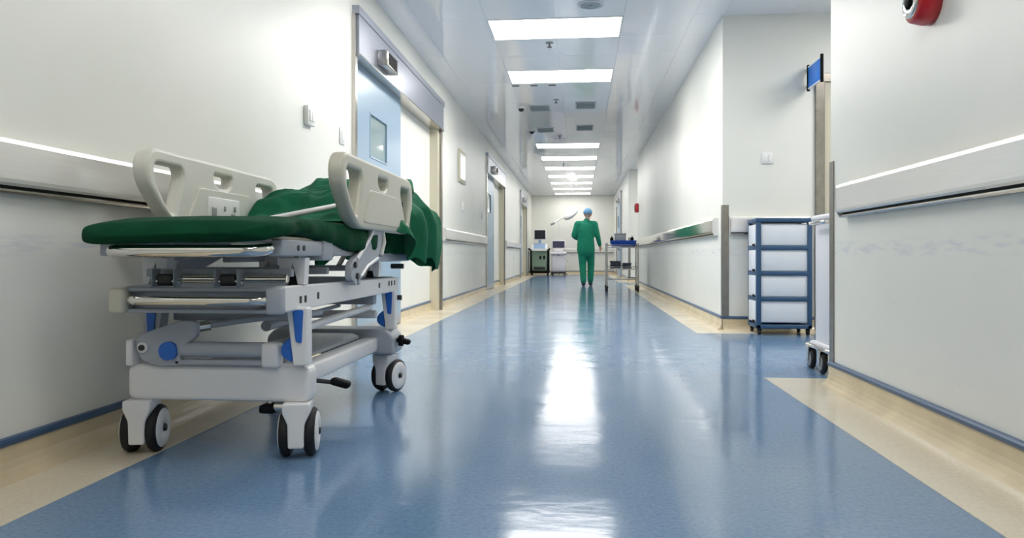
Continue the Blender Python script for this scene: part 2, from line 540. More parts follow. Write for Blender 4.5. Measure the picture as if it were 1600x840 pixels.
def ceiling_light(xa, xc, ya, yb2, label, group, glow='lamp_glow'):
    r = root('ceiling_light', ((xa + xc) / 2, (ya + yb2) / 2, ZC - 0.002), label, 'ceiling light', group)
    f = MB(); t = 0.018
    f.box(xa + .003, xc - .003, ya + .003, ya + t, ZC - 0.006, ZC + 0.012).box(xa + .003, xc - .003, yb2 - t, yb2 - .003, ZC - 0.006, ZC + 0.012)
    f.box(xa + .003, xa + t, ya + t, yb2 - t, ZC - 0.006, ZC + 0.012).box(xc - t, xc - .003, ya + t, yb2 - t, ZC - 0.006, ZC + 0.012)
    obj('frame', f, 'white_plastic', r)
    obj('diffuser', MB().box(xa + t, xc - t, ya + t, yb2 - t, ZC - 0.001, ZC + 0.008), glow, r)
ORD = ['nearest', 'second nearest', 'third nearest', 'fourth nearest', 'fifth nearest', 'sixth nearest', 'seventh nearest', 'second farthest', 'farthest']
for i, k in enumerate(LIT):
    ceiling_light(X0 - G, X0 + G, ROW0 + k * G, ROW0 + (k + 1) * G, ORD[i] + ' lit white rectangular panel in the corridor ceiling', 'lit ceiling panels', 'lamp_glow_far' if k >= 12 else 'lamp_glow')
LIT_ON_BEHIND = [-3, -9, -12]  # unseen panels assumed lit, as fill for the near walls and stretcher front
for k in LIT_BEHIND:
    if k in LIT_ON_BEHIND:
        ceiling_light(X0 - G, X0 + G, ROW0 + k * G, ROW0 + (k + 1) * G, 'assumed lit ceiling panel over the start of the blue door, unseen above the frame' if k == -3 else ('unseen fill panel added to the ceiling directly above the camera' if k == -9 else 'unseen fill panel added to the ceiling behind the camera'), 'assumed ceiling panels outside the frame', 'lamp_glow_far' if k < -5 else 'lamp_glow')
    else:
        obj('unlit_ceiling_light', MB().box(X0 - G + .003, X0 + G - .003, ROW0 + k * G + .003, ROW0 + (k + 1) * G - .003, ZC - .001, ZC + .01), 'lamp_off',
            label='switched off ceiling panel directly above the stretcher', cat='ceiling light')
sx = (XEND - XR) / int(round((XEND - XR) / G)); sy = (Y_B - Y_A) / int(round((Y_B - Y_A) / G)); n_ = int(round((Y_B - Y_A) / G)) // 2  # unseen panels added to light the side passages
ceiling_light(XR + 2 * sx, XR + 4 * sx, Y_A + n_ * sy, Y_A + (n_ + 1) * sy, 'unseen ceiling panel added to light the side passage behind the near right wall', 'added side passage panels')
sy = (Y_D - Y_C) / int(round((Y_D - Y_C) / G)); n_ = int(round((Y_D - Y_C) / G)) // 2
ceiling_light(XR + 2 * sx, XR + 4 * sx, Y_C + n_ * sy, Y_C + (n_ + 1) * sy, 'unseen ceiling panel added to light the far side passage on the right', 'added side passage panels')

# ceiling fittings
r = root('ceiling_speaker', (0.1, 6.575, ZC), 'round grey speaker disc in the ceiling before the nearest light', 'ceiling speaker')
obj('rim', MB().disc_lathe((0.1, 6.575, ZC), (0, 0, -1), [(0.118, -0.002), (0.118, 0.008), (0.1, 0.014), (0.09, 0.01)], 32), 'lamp_off', r)
obj('mesh_cover', MB().disc_lathe((0.1, 6.575, ZC), (0, 0, -1), [(0.092, 0.008), (0.05, 0.011), (0.0, 0.012)], 32), 'grille_dark', r)
obj('centre_cap', MB().disc_lathe((0.1, 6.575, ZC), (0, 0, -1), [(0.02, 0.010), (0.016, 0.02), (0.0, 0.021)], 16), 'grey_plastic', r)

def sprinkler(x, y, label):
    r = root('sprinkler', (x, y, ZC), label, 'sprinkler', 'ceiling sprinklers')
    obj('rosette', MB().disc_lathe((x, y, ZC), (0, 0, -1), [(0.042, -0.002), (0.04, 0.006), (0.015, 0.012), (0.0, 0.012)], 18), 'grey_plastic', r)
    s_ = MB().cyl((x, y, ZC), (x, y, ZC - 0.045), 0.008, 8)
    s_.disc_lathe((x, y, ZC), (0, 0, -1), [(0.0, 0.045), (0.026, 0.046), (0.026, 0.05), (0.0, 0.051)], 14)
    obj('deflector', s_, 'dark_metal', r)
sprinkler(-0.31, 7.72, 'small dark sprinkler just behind the nearest lit ceiling panel')
sprinkler(-0.33, 10.55, 'small dark sprinkler between the nearer pair of dark ceiling grilles')
sprinkler(-0.36, 13.75, 'small dark sprinkler behind the farther pair of dark ceiling grilles')
sprinkler(-0.38, 18.0, 'tiny sprinkler among the far row of lit ceiling panels')

for (x, lab) in ((-0.83, 'left'), (-0.59, 'middle'), (-0.35, 'right')):
    y = 9.62
    r = root('slot_vent', (x, y, ZC), lab + ' one of three small dark slot vents behind the second light', 'vent', 'slot vents')
    obj('frame', MB().rbox(x - .05, x + .05, y - .045, y + .045, ZC - .008, ZC + .004, .003), 'lamp_off', r)
    for q in range(3):
        obj('slot', MB().box(x - .042, x + .042, y - .034 + q * .026, y - .018 + q * .026, ZC - .0095, ZC - .006), 'dark_gap', r)

def grille(x0, x1, ya, yb2, label):
    r = root('air_grille', ((x0 + x1) / 2, (ya + yb2) / 2, ZC), label, 'air grille', 'dark ceiling grilles')
    f = MB(); t = 0.02
    f.box(x0, x1, ya, ya + t, ZC - .012, ZC + .004).box(x0, x1, yb2 - t, yb2, ZC - .012, ZC + .004)
    f.box(x0, x0 + t, ya + t, yb2 - t, ZC - .012, ZC + .004).box(x1 - t, x1, ya + t, yb2 - t, ZC - .012, ZC + .004)
    obj('frame', f, 'lamp_off', r)
    obj('backing', MB().box(x0 + t, x1 - t, ya + t, yb2 - t, ZC - .002, ZC + .002), 'grille_dark', r)
    n = 8
    for i in range(n):
        y = ya + t + (yb2 - ya - 2 * t) * (i + .5) / n
        obj('slat', MB().box(x0 + t, x1 - t, y - .004, y + .010, ZC - .011, ZC - .004), 'grille_dark', r)
for q, (k, nm) in enumerate(((6, 'nearer'), (9, 'farther'))):
    yc = ROW0 + (k + .5) * G
    grille(-0.75, -0.44, yc - 0.22, yc + 0.22, 'left grille of the %s dark pair in the middle of the ceiling' % nm)
    grille(-0.06, 0.25, yc - 0.42, yc + 0.10, 'right grille of the %s dark pair in the middle of the ceiling' % nm)

def dome(x, y, label):
    r = root('ceiling_sensor', (x, y, ZC), label, 'sensor', 'ceiling sensors')
    obj('base', MB().disc_lathe((x, y, ZC), (0, 0, -1), [(0.06, -0.002), (0.06, 0.018), (0.05, 0.024), (0, 0.024)], 20), 'white_plastic', r)
    obj('dome', MB().disc_lathe((x, y, ZC), (0, 0, -1), [(0.045, 0.022), (0.04, 0.045), (0.025, 0.062), (0, 0.068)], 18), 'dark_metal', r)
dome(-0.87, 11.05, 'small dome sensor on the ceiling left of the nearer grilles')
dome(-0.84, 13.1, 'small dome sensor on the ceiling left of the farther grilles')

# ------------------------------------------------------------------ sliding doors
def sliding_door(name, xw, sg, y0, y1, yl, recess=0.1, win=True):
    """xw: wall plane, sg: direction into the corridor, y0..y1 header, leaf from y0 to yl"""
    X = lambda d: xw + sg * d
    def bx(mb, d0, d1, a, b, z0, z1):
        p, q = X(d0), X(d1)
        return mb.box(min(p, q), max(p, q), a, b, z0, z1)
    r = root(name, (xw, (y0 + y1) / 2, 0), kind='structure')
    d0 = -recess
    hb = bx(MB(), d0, 0.05, y0 + .01, y1 - .01, 2.28, 2.585)
    hd = obj('header_cover', hb, 'header_steel', r, bevel=.004)
    obj('header_cap', bx(MB(), d0, 0.058, y0 - .02, y1 + .02, 2.585, 2.65), 'header_steel', hd, bevel=.004)
    obj('bottom_lip', bx(MB(), d0, 0.056, y0 + .01, y1 - .01, 2.268, 2.28), 'steel', hd)
    obj('post', bx(MB(), d0, 0.03, y0 - .03, y0 + .03, 0, 2.585), 'steel', r, bevel=.004)
    obj('post', bx(MB(), d0, 0.03, y1 - .05, y1 + .03, 0, 2.585), 'guard_steel', r, bevel=.004)
    obj('reveal', bx(MB(), d0, 0.0, y1 - .17, y1 - .05, 0, 2.27), 'jamb_beige', r)
    a, b = d0 + .012, d0 + .055
    wy0, wy1, wz0, wz1 = y0 + .64, y0 + .64 + .545, 1.56, 1.925
    lf = MB()
    ya = y0 + .03
    for (p, q, z0, z1) in ((ya, wy0, .10, 2.30), (wy1, yl, .10, 2.30), (wy0, wy1, .10, wz0), (wy0, wy1, wz1, 2.30)):
        bx(lf, a, b, p, q, z0, z1)
    leaf = obj('leaf', lf, 'door_blue', r)
    obj('pane', bx(MB(), a + .012, b - .014, wy0 - .005, wy1 + .005, wz0 - .005, wz1 + .005), 'door_glass', leaf)
    fr = MB(); t = .016
    for (p, q, z0, z1) in ((wy0 - t, wy0, wz0 - t, wz1 + t), (wy1, wy1 + t, wz0 - t, wz1 + t), (wy0, wy1, wz0 - t, wz0), (wy0, wy1, wz1, wz1 + t)):
        bx(fr, b - .002, b + .005, p, q, z0, z1)
    obj('pane_frame', fr, 'door_blue', leaf)
    obj('kick_strip', bx(MB(), a, b + .002, ya, yl, .012, .10), 'header_steel', leaf)
    hx = X(b + .05)
    hp = MB().tube(smooth_path([(X(b - .005), ya + .12, .86), (hx, ya + .12, .86), (hx, ya + .12, 1.2), (X(b - .005), ya + .12, 1.2)], .03), .014, 8)
    obj('pull_handle', hp, 'dark_metal', leaf)
    obj('lock_plate', bx(MB(), b - .002, b + .006, yl - .22, yl - .1, .93, 1.12), 'steel', leaf)
    # motion sensor box on the header
    sy0 = y0 + .54
    sb = MB().rbox(min(X(.05), X(.135)), max(X(.05), X(.135)), sy0, sy0 + .37, 2.32, 2.455, .008)
    so = obj('sensor_box', sb, 'steel', r)
    obj('sensor_window', bx(MB(), .134, .138, sy0 + .05, sy0 + .32, 2.338, 2.437), 'black_plastic', so)
    return r
for i, (a, b, c) in enumerate(DOORS_L):
    sliding_door('door_%d' % (i + 1), XL, 1, a, b, c)
sliding_door('door_4', XR3, -1, 22.3, 25.2, 23.8, recess=-0.001)

# cream door in the cross wall of the side passage
r = root('door_5', (2.6, Y_B, 0), kind='structure')
obj('jamb', MB().box(2.16, 2.24, Y_B - .03, Y_B + .02, 0, 2.28), 'guard_steel', r, bevel=.004)
obj('jamb', MB().box(3.16, 3.24, Y_B - .03, Y_B + .02, 0, 2.28), 'guard_steel', r, bevel=.004)
obj('head_frame', MB().box(2.16, 3.24, Y_B - .03, Y_B + .02, 2.28, 2.36), 'guard_steel', r, bevel=.004)
lf = obj('leaf', MB().box(2.242, 3.158, Y_B - .015, Y_B + .02, .01, 2.278), 'jamb_beige', r)
obj('handle', MB().tube(smooth_path([(3.08, Y_B - .01, 1.0), (3.08, Y_B - .07, 1.0), (2.95, Y_B - .07, 1.0)], .02), .01, 8), 'steel', lf)

# ------------------------------------------------------------------ crash rails and corner guards
def crash_rail(ax, c, sg, a0, a1, label, z0=.903, z1=1.05, skin='rail_steel'):
    mid = (a0 + a1) / 2
    r = root('crash_rail', (c, mid, z0) if ax == 'y' else (mid, c, z0), label, 'crash rail', 'steel crash rails')
    face = [(0.02, z0 + .004), (.045, z0), (.054, z0 + .008), (.056, z0 + .02), (.056, z1 - .02), (.05, z1 - .006), (.035, z1), (.0, z1 + .002), (0, z1 - .012), (.03, z1 - .014), (.042, z1 - .02), (.042, z0 + .02), (.02, z0 + .014)]
    lip = [(0, z0 - .022), (.03, z0 - .022), (.036, z0 - .016), (.036, z0 - .010), (0, z0 - .008)]
    gap = [(0, z0 - .008), (.018, z0 - .008), (.018, z1 - .014), (0, z1 - .014)]
    pr = lambda P: MB().prism([(c + sg * u, z) for u, z in P], ax, a0, a1)
    obj('face_plate', pr(face), skin, r)
    obj('lower_lip', pr(lip), 'steel', r)
    obj('backing', pr(gap), 'dark_gap', r)
    for q in (a0, a1):
        cap_ = [(0, z0 - .022), (.036, z0 - .022), (.056, z0 + .01), (.056, z1 - .02), (.04, z1), (0, z1 + .002)]
        obj('end_cap', MB().prism([(c + sg * u, z) for u, z in cap_], ax, q - .004, q + .004), 'rail_steel', r)
    return r
crash_rail('y', XL, 1, YB + .05, 5.50, 'long steel crash rail on the left wall behind the stretcher')
crash_rail('y', XL, 1, 9.42, 13.75, 'steel crash rail on the left wall between the first and second sliding doors')
crash_rail('y', XL, 1, 17.45, 21.75, 'steel crash rail on the left wall between the second and third sliding doors')
crash_rail('y', XR, -1, YB + .05, Y_A - .24, 'wide steel crash rail on the near right wall')
crash_rail('x', Y_B, -1, XR2 + .06, 2.1, 'short steel crash rail behind the blue drawer tower')
crash_rail('y', XR2, -1, Y_B + .22, Y_C - .06, 'long mirror-like steel crash rail on the middle right wall beside the trolley', skin='rail_mirror')
crash_rail('x', YE, -1, -1.0, XR3 - .02, 'dark horizontal crash rail across the far end wall', z0=.80, z1=.94)

def corner_guard(x, y, sx, sy, z0, z1, label):
    """L-shaped steel angle around the corner (x, y); sx, sy point out of the wall"""
    t = .006; L = .055
    mb = MB()
    xa, xb_ = sorted((x + sx * t, x - sx * L)); ya, yb_ = sorted((y + sy * t, y))
    mb.box(xa, xb_, ya, yb_, z0, z1)
    xa, xb_ = sorted((x + sx * t, x)); ya, yb_ = sorted((y, y - sy * L))
    mb.box(xa, xb_, ya, yb_, z0, z1)
    obj('corner_guard', mb, 'guard_steel', label=label, cat='corner guard', group='steel corner guards')
corner_guard(XR - .0, Y_A, -1, 1, 0.0, 1.19, 'steel corner guard at the end of the near right wall')
corner_guard(XR2, Y_B, -1, -1, 0.0, 1.16, 'steel corner guard left of the blue drawer tower')
corner_guard(XR3, Y_D, -1, -1, 0.0, 1.16, 'far steel corner guard behind the instrument trolley')

# ------------------------------------------------------------------ small wall fittings
def wall_plate(name, x, y, z, w_, h_, face, label, cat, depth=.02, rocker=True, group=None):
    """face: '+x', '-x' or '-y' direction the plate looks"""
    r = root(name, (x, y, z), label, cat, group)
    def P(u0, u1, v0, v1, d0, d1, rr):
        if face == '+x': return MB().rbox(x + d0, x + d1, y + u0, y + u1, z + v0, z + v1, rr)
        if face == '-x': return MB().rbox(x - d1, x - d0, y + u0, y + u1, z + v0, z + v1, rr)
        return MB().rbox(x + u0, x + u1, y - d1, y - d0, z + v0, z + v1, rr)
    obj('plate', P(-w_ / 2, w_ / 2, -h_ / 2, h_ / 2, 0, depth, .004), 'white_plastic', r)
    if rocker:
        obj('rocker', P(-w_ * .3, -w_ * .02, -h_ * .3, h_ * .3, depth - .001, depth + .006, .002), 'white_plastic', r)
        obj('rocker', P(w_ * .02, w_ * .3, -h_ * .3, h_ * .3, depth - .001, depth + .006, .002), 'white_plastic', r)
    return r
wall_plate('wall_switch', XL, 4.67, 1.60, .13, .12, '+x', 'white wall switch plate above the stretcher', 'switch', .03)
wall_plate('wall_switch', XL, 5.36, 1.58, .10, .12, '+x', 'white wall switch plate just left of the blue door', 'switch', .012)
wall_plate('wall_switch', 1.735, Y_B, 1.59, .105, .105, '-y', 'square white switch on the wall above the blue drawer tower', 'switch', .012)
wall_plate('wall_switch', XL, 11.05, 1.43, .12, .14, '+x', 'small grey switch below the framed notice on the left wall', 'switch', .02)
wall_plate('wall_switch', XL, 13.35, 1.42, .12, .14, '+x', 'small switch on the left wall just before the second sliding door', 'switch', .02)
wall_plate('wall_socket', XL, 13.55, .38, .10, .16, '+x', 'low wall socket on the left wall before the second sliding door', 'socket', .02)
wall_plate('wall_socket', XL, 19.9, .66, .12, .2, '+x', 'wall socket below the far left crash rail', 'socket', .02)
r = root('wall_notice', (XL, 10.98, 1.8), 'white glossy framed notice on the left wall past the first door', 'notice')
obj('frame', MB().rbox(XL, XL + .025, 10.68, 11.28, 1.78, 2.26, .006), 'jamb_beige', r)
obj('sheet', MB().box(XL + .024, XL + .027, 10.74, 11.22, 1.83, 2.21), 'paper', r)

# red alarm on the near right wall
ax_, ay_, az_ = XR, 2.95, 1.66
r = root('fire_alarm', (ax_, ay_, az_), 'round red fire alarm sounder high on the near right wall', 'fire alarm')
obj('body', MB().disc_lathe((ax_, ay_, az_), (-1, 0, 0), [(0.0, 0), (.088, 0), (.088, .03), (.078, .07), (.070, .076), (.058, .078)], 36), 'alarm_red', r)
obj('bezel', MB().disc_lathe((ax_, ay_, az_), (-1, 0, 0), [(.06, .074), (.06, .084), (.052, .088), (.03, .086), (0, .086)], 32), 'chrome', r)
obj('centre_button', MB().disc_lathe((ax_, ay_, az_), (-1, 0, 0), [(.026, .084), (.026, .092), (.02, .096), (0, .097)], 24), 'black_plastic', r)
r = root('fire_alarm', (XR2, 16.8, 1.76), 'small red fire alarm box at the far end of the right wall', 'fire alarm')
obj('body', MB().rbox(XR2 - .08, XR2, 16.7, 16.9, 1.66, 1.86, .01), 'alarm_red', r)
obj('call_plate', MB().rbox(XR2 - .086, XR2 - .078, 16.74, 16.86, 1.70, 1.82, .003), 'black_plastic', r)

# projecting blue sign above the cream door
r = root('projecting_sign', (2.085, Y_B, 2.2), 'blue projecting sign on a dark bracket above the cream door', 'sign')
obj('panel', MB().rbox(2.079, 2.091, 6.58, 6.93, 2.215, 2.40, .004), 'sign_blue', r)
obj('border', MB().box(2.0775, 2.0925, 6.58, 6.93, 2.203, 2.215).box(2.0775, 2.0925, 6.58, 6.93, 2.40, 2.412), 'white_plastic', r)
obj('end_bar', MB().rbox(2.073, 2.097, 6.555, 6.58, 2.19, 2.43, .004), 'black_plastic', r)
obj('end_bar', MB().rbox(2.073, 2.097, 6.93, 6.955, 2.19, 2.43, .004), 'black_plastic', r)
obj('bracket', MB().box(2.079, 2.091, 6.955, Y_B, 2.22, 2.25).box(2.079, 2.091, 6.955, Y_B, 2.37, 2.40), 'steel', r)

# ------------------------------------------------------------------ the hospital stretcher
BX = -1.235
bed = root('hospital_stretcher', (BX, 3.06, 0), 'hospital stretcher with cream side rails and green sheeted mattress by the left wall', 'stretcher')
P = lambda n, mb, m, par=None, **k: obj(n, mb, m, par or bed, **k)

# base end covers
def base_cover(y0, y1, chamfer):
    xa, xb_ = -1.56, -.912
    if chamfer:
        pts = [(xa, .20), (xb_, .20), (xb_, .285), (xb_ - .04, .325), (xa + .04, .325), (xa, .285)]
        rr = .02
    else:
        pts = [(xa, .190), (xb_, .190), (xb_, .314), (xa, .314)]
        rr = .03
    return MB().plate(rounded(pts, rr), [], 'y', y0, y1, .015)
P('base_cover', base_cover(2.42, 2.505, False), 'bed_white')
P('base_cover', base_cover(3.56, 3.75, True), 'bed_grey')
for x in (-1.42, -1.03):
    P('base_beam', MB().rbox(x - .04, x + .04, 2.49, 3.58, .215, .285, .012), 'bed_white')
# drip tray across the base
P('base_tray', MB().prism([(-1.38, .30), (-1.38, .286), (-1.07, .286), (-1.07, .30), (-1.10, .312), (-1.35, .312)], 'y', 2.6, 3.5), 'bed_grey')

# casters
def caster(x, y, swivel, top=.192, r_=.082):
    R = Matrix.Rotation(swivel, 3, 'Z')
    def L(p):
        return Vector((x, y, 0)) + R @ Vector(p)
    def mbx(mb):
        mb.v = [L(v) for v in mb.v]; return mb
    yoke = MB().plate(rounded([(-.046, top), (.046, top), (.046, .160), (.028, .120), (.026, .040), (-.026, .040), (-.028, .120), (-.046, .160)], .008), [], 'y', -.062, .045, .006)
    yo = P('caster_yoke', mbx(yoke), 'bed_white')
    P('swivel_stem', mbx(MB().cyl((0, 0, top - .01), (0, 0, top + .03), .02, 14)), 'chrome', yo)
    for sg in (-1, 1):
        c = (sg * .022, .022, r_)
        w = MB().disc_lathe(c, (sg, 0, 0), [(.03, 0), (r_ - .012, 0), (r_ - .003, .006), (r_, .014), (r_, .026), (r_ - .004, .034), (r_ - .014, .038)], 36)
        wo = P('wheel', mbx(w), 'rubber', yo)
        h = MB().disc_lathe(c, (sg, 0, 0), [(r_ - .012, .036), (r_ - .018, .042), (r_ - .034, .044), (.022, .046), (.018, .042), (.0, .042)], 36)
        P('wheel_cover', mbx(h), 'bed_white', yo)
        P('axle_cap', mbx(MB().disc_lathe(c, (sg, 0, 0), [(.014, .041), (.012, .05), (0, .051)], 16)), 'dark_metal', yo)
    P('axle', mbx(MB().cyl((-.07, .022, r_), (.07, .022, r_), .008, 10)), 'chrome', yo)
caster(-1.525, 2.455, .19)
caster(-.962, 2.455, .22)
caster(-1.52, 3.66, .10)
caster(-.975, 3.67, -.32)

# brake pedals
def pedal(x, y, z, dx):
    q = P('brake_pedal', MB().rbox(x + dx - .035, x + dx + .035, y - .022, y + .022, z - .012, z + .014, .01, 2, Matrix.Rotation(.25, 4, 'Y')), 'black_plastic')
    P('pedal_arm', MB().tube([(x - .05, y, z + .01), (x + dx, y, z)], .008, 8), 'dark_metal', q)
pedal(-.91, 2.56, .235, .062)
pedal(-.90, 3.64, .26, .02)
P('pedal_hub', MB().cyl((-.897, 3.62, .265), (-.878, 3.62, .265), .028, 18), 'black_plastic')
fp = P('foot_pedal', MB().rbox(-1.09, -1.035, 2.42, 2.5, .150, .178, .008), 'black_plastic')
P('pedal_link', MB().cyl((-1.06, 2.46, .165), (-1.06, 2.46, .2), .012, 10), 'chrome', fp)
P('pedal_roller', MB().cyl((-1.038, 2.44, .172), (-1.0, 2.44, .172), .016, 14), 'chrome', fp)

# lifting legs: near pair, far pair
def leg(x, y, sg, m='bed_white'):
    """white tapering leg in the plane facing the corridor ends, blue inlay on its face"""
    xo = x + sg * .036; xi = x - sg * .036
    pts = [(xo, .515), (xi, .515), (x - sg * .012, .32), (xo, .32)]
    l = P('leg', MB().plate(rounded(pts, .008), [], 'y', y - .025, y + .025, .005), m)
    ins = [(x + sg * .024, .508), (x - sg * .014, .508), (x - sg * .002, .40), (x + sg * .018, .395)]
    P('blue_inlay', MB().plate(rounded(ins, .008), [], 'y', y - .030, y - .022, .002), 'bed_blue', l)
    blob = [(x - sg * .022, .42), (x - sg * .06, .385), (x - sg * .058, .35), (x - sg * .016, .325)]
    P('blue_knuckle', MB().plate(rounded(blob, .02), [], 'y', y - .018, y + .02, .006), 'bed_blue', l)
leg(-.945, 2.42, 1); leg(-1.50, 2.50, -1, 'bed_grey')
leg(-.955, 3.64, 1); leg(-1.50, 3.64, -1, 'bed_grey')

# linkage between the near legs
lk = [(-1.52, .395), (-1.50, .335), (-1.44, .31), (-1.36, .315), (-1.36, .37), (-1.30, .415), (-1.30, .465), (-1.35, .47), (-1.50, .42)]
lp = P('link_plate', MB().plate(rounded(lk, .015), [], 'y', 2.40, 2.43, .004), 'bed_grey')
P('pivot', MB().cyl((-1.49, 2.392, .375), (-1.49, 2.404, .375), .018, 16), 'bed_white', lp)
P('pivot_pin', MB().cyl((-1.49, 2.386, .375), (-1.49, 2.395, .375), .010, 14), 'dark_metal', lp)
P('blue_bush', MB().cyl((-1.395, 2.385, .365), (-1.395, 2.40, .365), .032, 20), 'bed_blue', lp)
P('side_upright', MB().rbox(-1.555, -1.53, 2.40, 2.46, .31, .40, .006), 'bed_white')
P('actuator_cylinder', MB().cyl((-1.37, 2.42, .368), (-1.06, 2.42, .368), .027, 24), 'bed_grey')
P('actuator_bar', MB().rbox(-1.38, -1.05, 2.40, 2.44, .315, .335, .006), 'bed_grey')
P('actuator_mount', MB().rbox(-1.07, -1.01, 2.39, 2.45, .31, .395, .012), 'bed_white')
P('control_rod', MB().tube(smooth_path([(-1.30, 2.44, .445), (-1.16, 2.5, .465), (-1.0, 2.62, .475), (-.98, 2.72, .475)], .05), .011, 10), 'bed_grey')
P('rod_end', MB().cyl((-1.31, 2.437, .443), (-1.275, 2.452, .449), .018, 14), 'chrome')
P('cross_beam', MB().rbox(-1.47, -.98, 2.55, 2.60, .455, .505, .006), 'bed_grey')
P('cross_beam', MB().rbox(-1.47, -.98, 3.45, 3.50, .455, .505, .006), 'bed_grey')
P('lift_arm', MB().tube([(-1.02, 2.6, .42), (-1.02, 3.52, .44)], .016, 12), 'bed_white')
P('lift_arm', MB().tube([(-1.44, 2.6, .42), (-1.44, 3.52, .44)], .016, 12), 'bed_white')
P('torsion_tube', MB().cyl((-1.46, 3.56, .40), (-1.0, 3.56, .40), .02, 16), 'bed_white')
P('gas_spring', MB().tube([(-1.15, 2.62, .43), (-1.15, 3.0, .44)], .02, 12).tube([(-1.15, 3.0, .44), (-1.15, 3.45, .45)], .009, 10), 'bed_grey')

# lower frame with oblong slots
sb = MB().plate(rounded([(2.30, .505), (2.30, .59), (3.80, .575), (3.80, .505)], .01), [], 'x', -.985, -.945, .005)
rb = P('frame_side_beam', sb, 'bed_white')
for (ys_, z) in ((2.43, .54), (2.475, .54), (2.60, .545), (3.42, .548), (3.60, .551), (3.65, .551), (3.71, .551)):
    P('slot', MB().rbox(-.946, -.943, ys_ - .009, ys_ + .009, z - .012, z + .012, .001), 'dark_gap', rb)
P('frame_side_beam', MB().plate(rounded([(2.30, .505), (2.30, .59), (3.80, .575), (3.80, .505)], .01), [], 'x', -1.525, -1.485, .005), 'bed_white')
P('frame_corner', MB().rbox(-1.0, -.946, 2.270, 2.31, .50, .588, .008), 'bed_grey')
P('frame_corner', MB().rbox(-1.53, -1.475, 2.265, 2.31, .50, .585, .012), 'bed_cream')
P('frame_end_channel', MB().rbox(-1.48, -.99, 2.29, 2.33, .502, .516, .004).rbox(-1.48, -.99, 2.32, 2.335, .51, .585, .003).rbox(-1.48, -.99, 2.29, 2.33, .572, .585, .004), 'bed_grey')
P('frame_end_beam', MB().rbox(-1.5, -.97, 3.76, 3.80, .51, .58, .006), 'bed_grey')
P('front_bar', MB().tube(smooth_path([(-1.47, 2.30, .545), (-1.44, 2.262, .545), (-1.03, 2.262, .545), (-.99, 2.30, .545)], .02), .016, 14), 'chrome')

# upper frame
P('cross_tube', MB().rbox(-1.48, -.965, 2.40, 2.43, .618, .645, .005), 'bed_grey')
P('cross_tube', MB().rbox(-1.48, -.965, 2.75, 2.78, .618, .645, .005), 'bed_grey')
P('cross_tube', MB().rbox(-1.48, -.965, 3.35, 3.38, .618, .645, .005), 'bed_grey')
for x in (-1.385, -1.165):
    P('column_block', MB().rbox(x - .028, x + .028, 2.35, 2.385, .588, .628, .006), 'dark_metal')
    P('hinge_pin', MB().cyl((x - .045, 2.36, .604), (x + .045, 2.36, .604), .009, 12), 'chrome')
    for q in (-.042, .036):
        P('hinge_cheek', MB().rbox(x + q, x + q + .006, 2.34, 2.39, .585, .645, .002), 'bed_grey')
P('slide_rod', MB().cyl((-1.345, 2.38, .612), (-1.205, 2.38, .612), .014, 12), 'chrome')
P('slide_rod', MB().cyl((-1.12, 2.38, .612), (-.97, 2.38, .612), .014, 12), 'chrome')
for x in (-1.48, -.985):
    for y in (2.48, 3.42):
        # inverted V bracket with dark bellows
        vb = [(x - .045, .682), (x + .05, .682), (x + .045, .59), (x + .022, .59), (x + .004, .665), (x - .022, .59), (x - .042, .59)]
        b = P('v_bracket', MB().plate(vb, [], 'y', y - .03, y + .01, .002), 'bed_white')
        P('bellows', MB().disc_lathe((x, y + .02, .585), (0, 0, 1), [(.032, 0), (.036, .01), (.026, .02), (.034, .03), (.022, .045), (.028, .055), (.016, .085), (0, .09)], 18), 'rubber', b)
for sg, x in ((1, -.955), (-1, -1.515)):
    s_ = P('litter_beam', MB().rbox(x - .025, x + .025, 2.24, 3.05, .688, .742, .006), 'bed_grey')
    P('beam_end_box', MB().rbox(x - .03, x + .032, 2.60, 2.70, .672, .745, .006), 'bed_grey', s_)
    for y in (2.37, 2.42):
        P('bolt', MB().cyl((x + sg * .024, y, .715), (x + sg * .028, y, .715), .010, 12), 'dark_gap', s_)
    P('litter_rail', MB().rbox(x - .02, x + .02, 3.05, 4.0, .66, .70, .006), 'bed_grey')
P('mattress_deck', MB().plate(rounded([(-1.52, 2.22), (-.95, 2.22), (-.95, 3.2), (-1.52, 3.2)], .08), [], 'z', .742, .752, .003), 'bed_cream')
P('back_deck', MB().prism([(3.2, .742), (4.02, .985), (4.02, .998), (3.2, .755)], 'x', -1.50, -.96), 'bed_cream')
P('back_strut', MB().tube([(-1.35, 3.35, .64), (-1.35, 3.85, .93)], .012, 10).tube([(-1.12, 3.35, .64), (-1.12, 3.85, .93)], .012, 10), 'chrome')
loop = smooth_path([(-1.47, 2.34, .700), (-1.47, 2.15, .704), (-.965, 2.15, .704), (-.965, 2.26, .715)], .09, 8)
P('end_handle', MB().tube(loop, .0195, 16), 'chrome')
P('deck_edge', MB().tube(smooth_path([(-1.50, 2.30, .735), (-1.45, 2.20, .742), (-1.3, 2.18, .750), (-.98, 2.2, .738), (-.96, 2.3, .735)], .05), .008, 8), 'bed_grey')

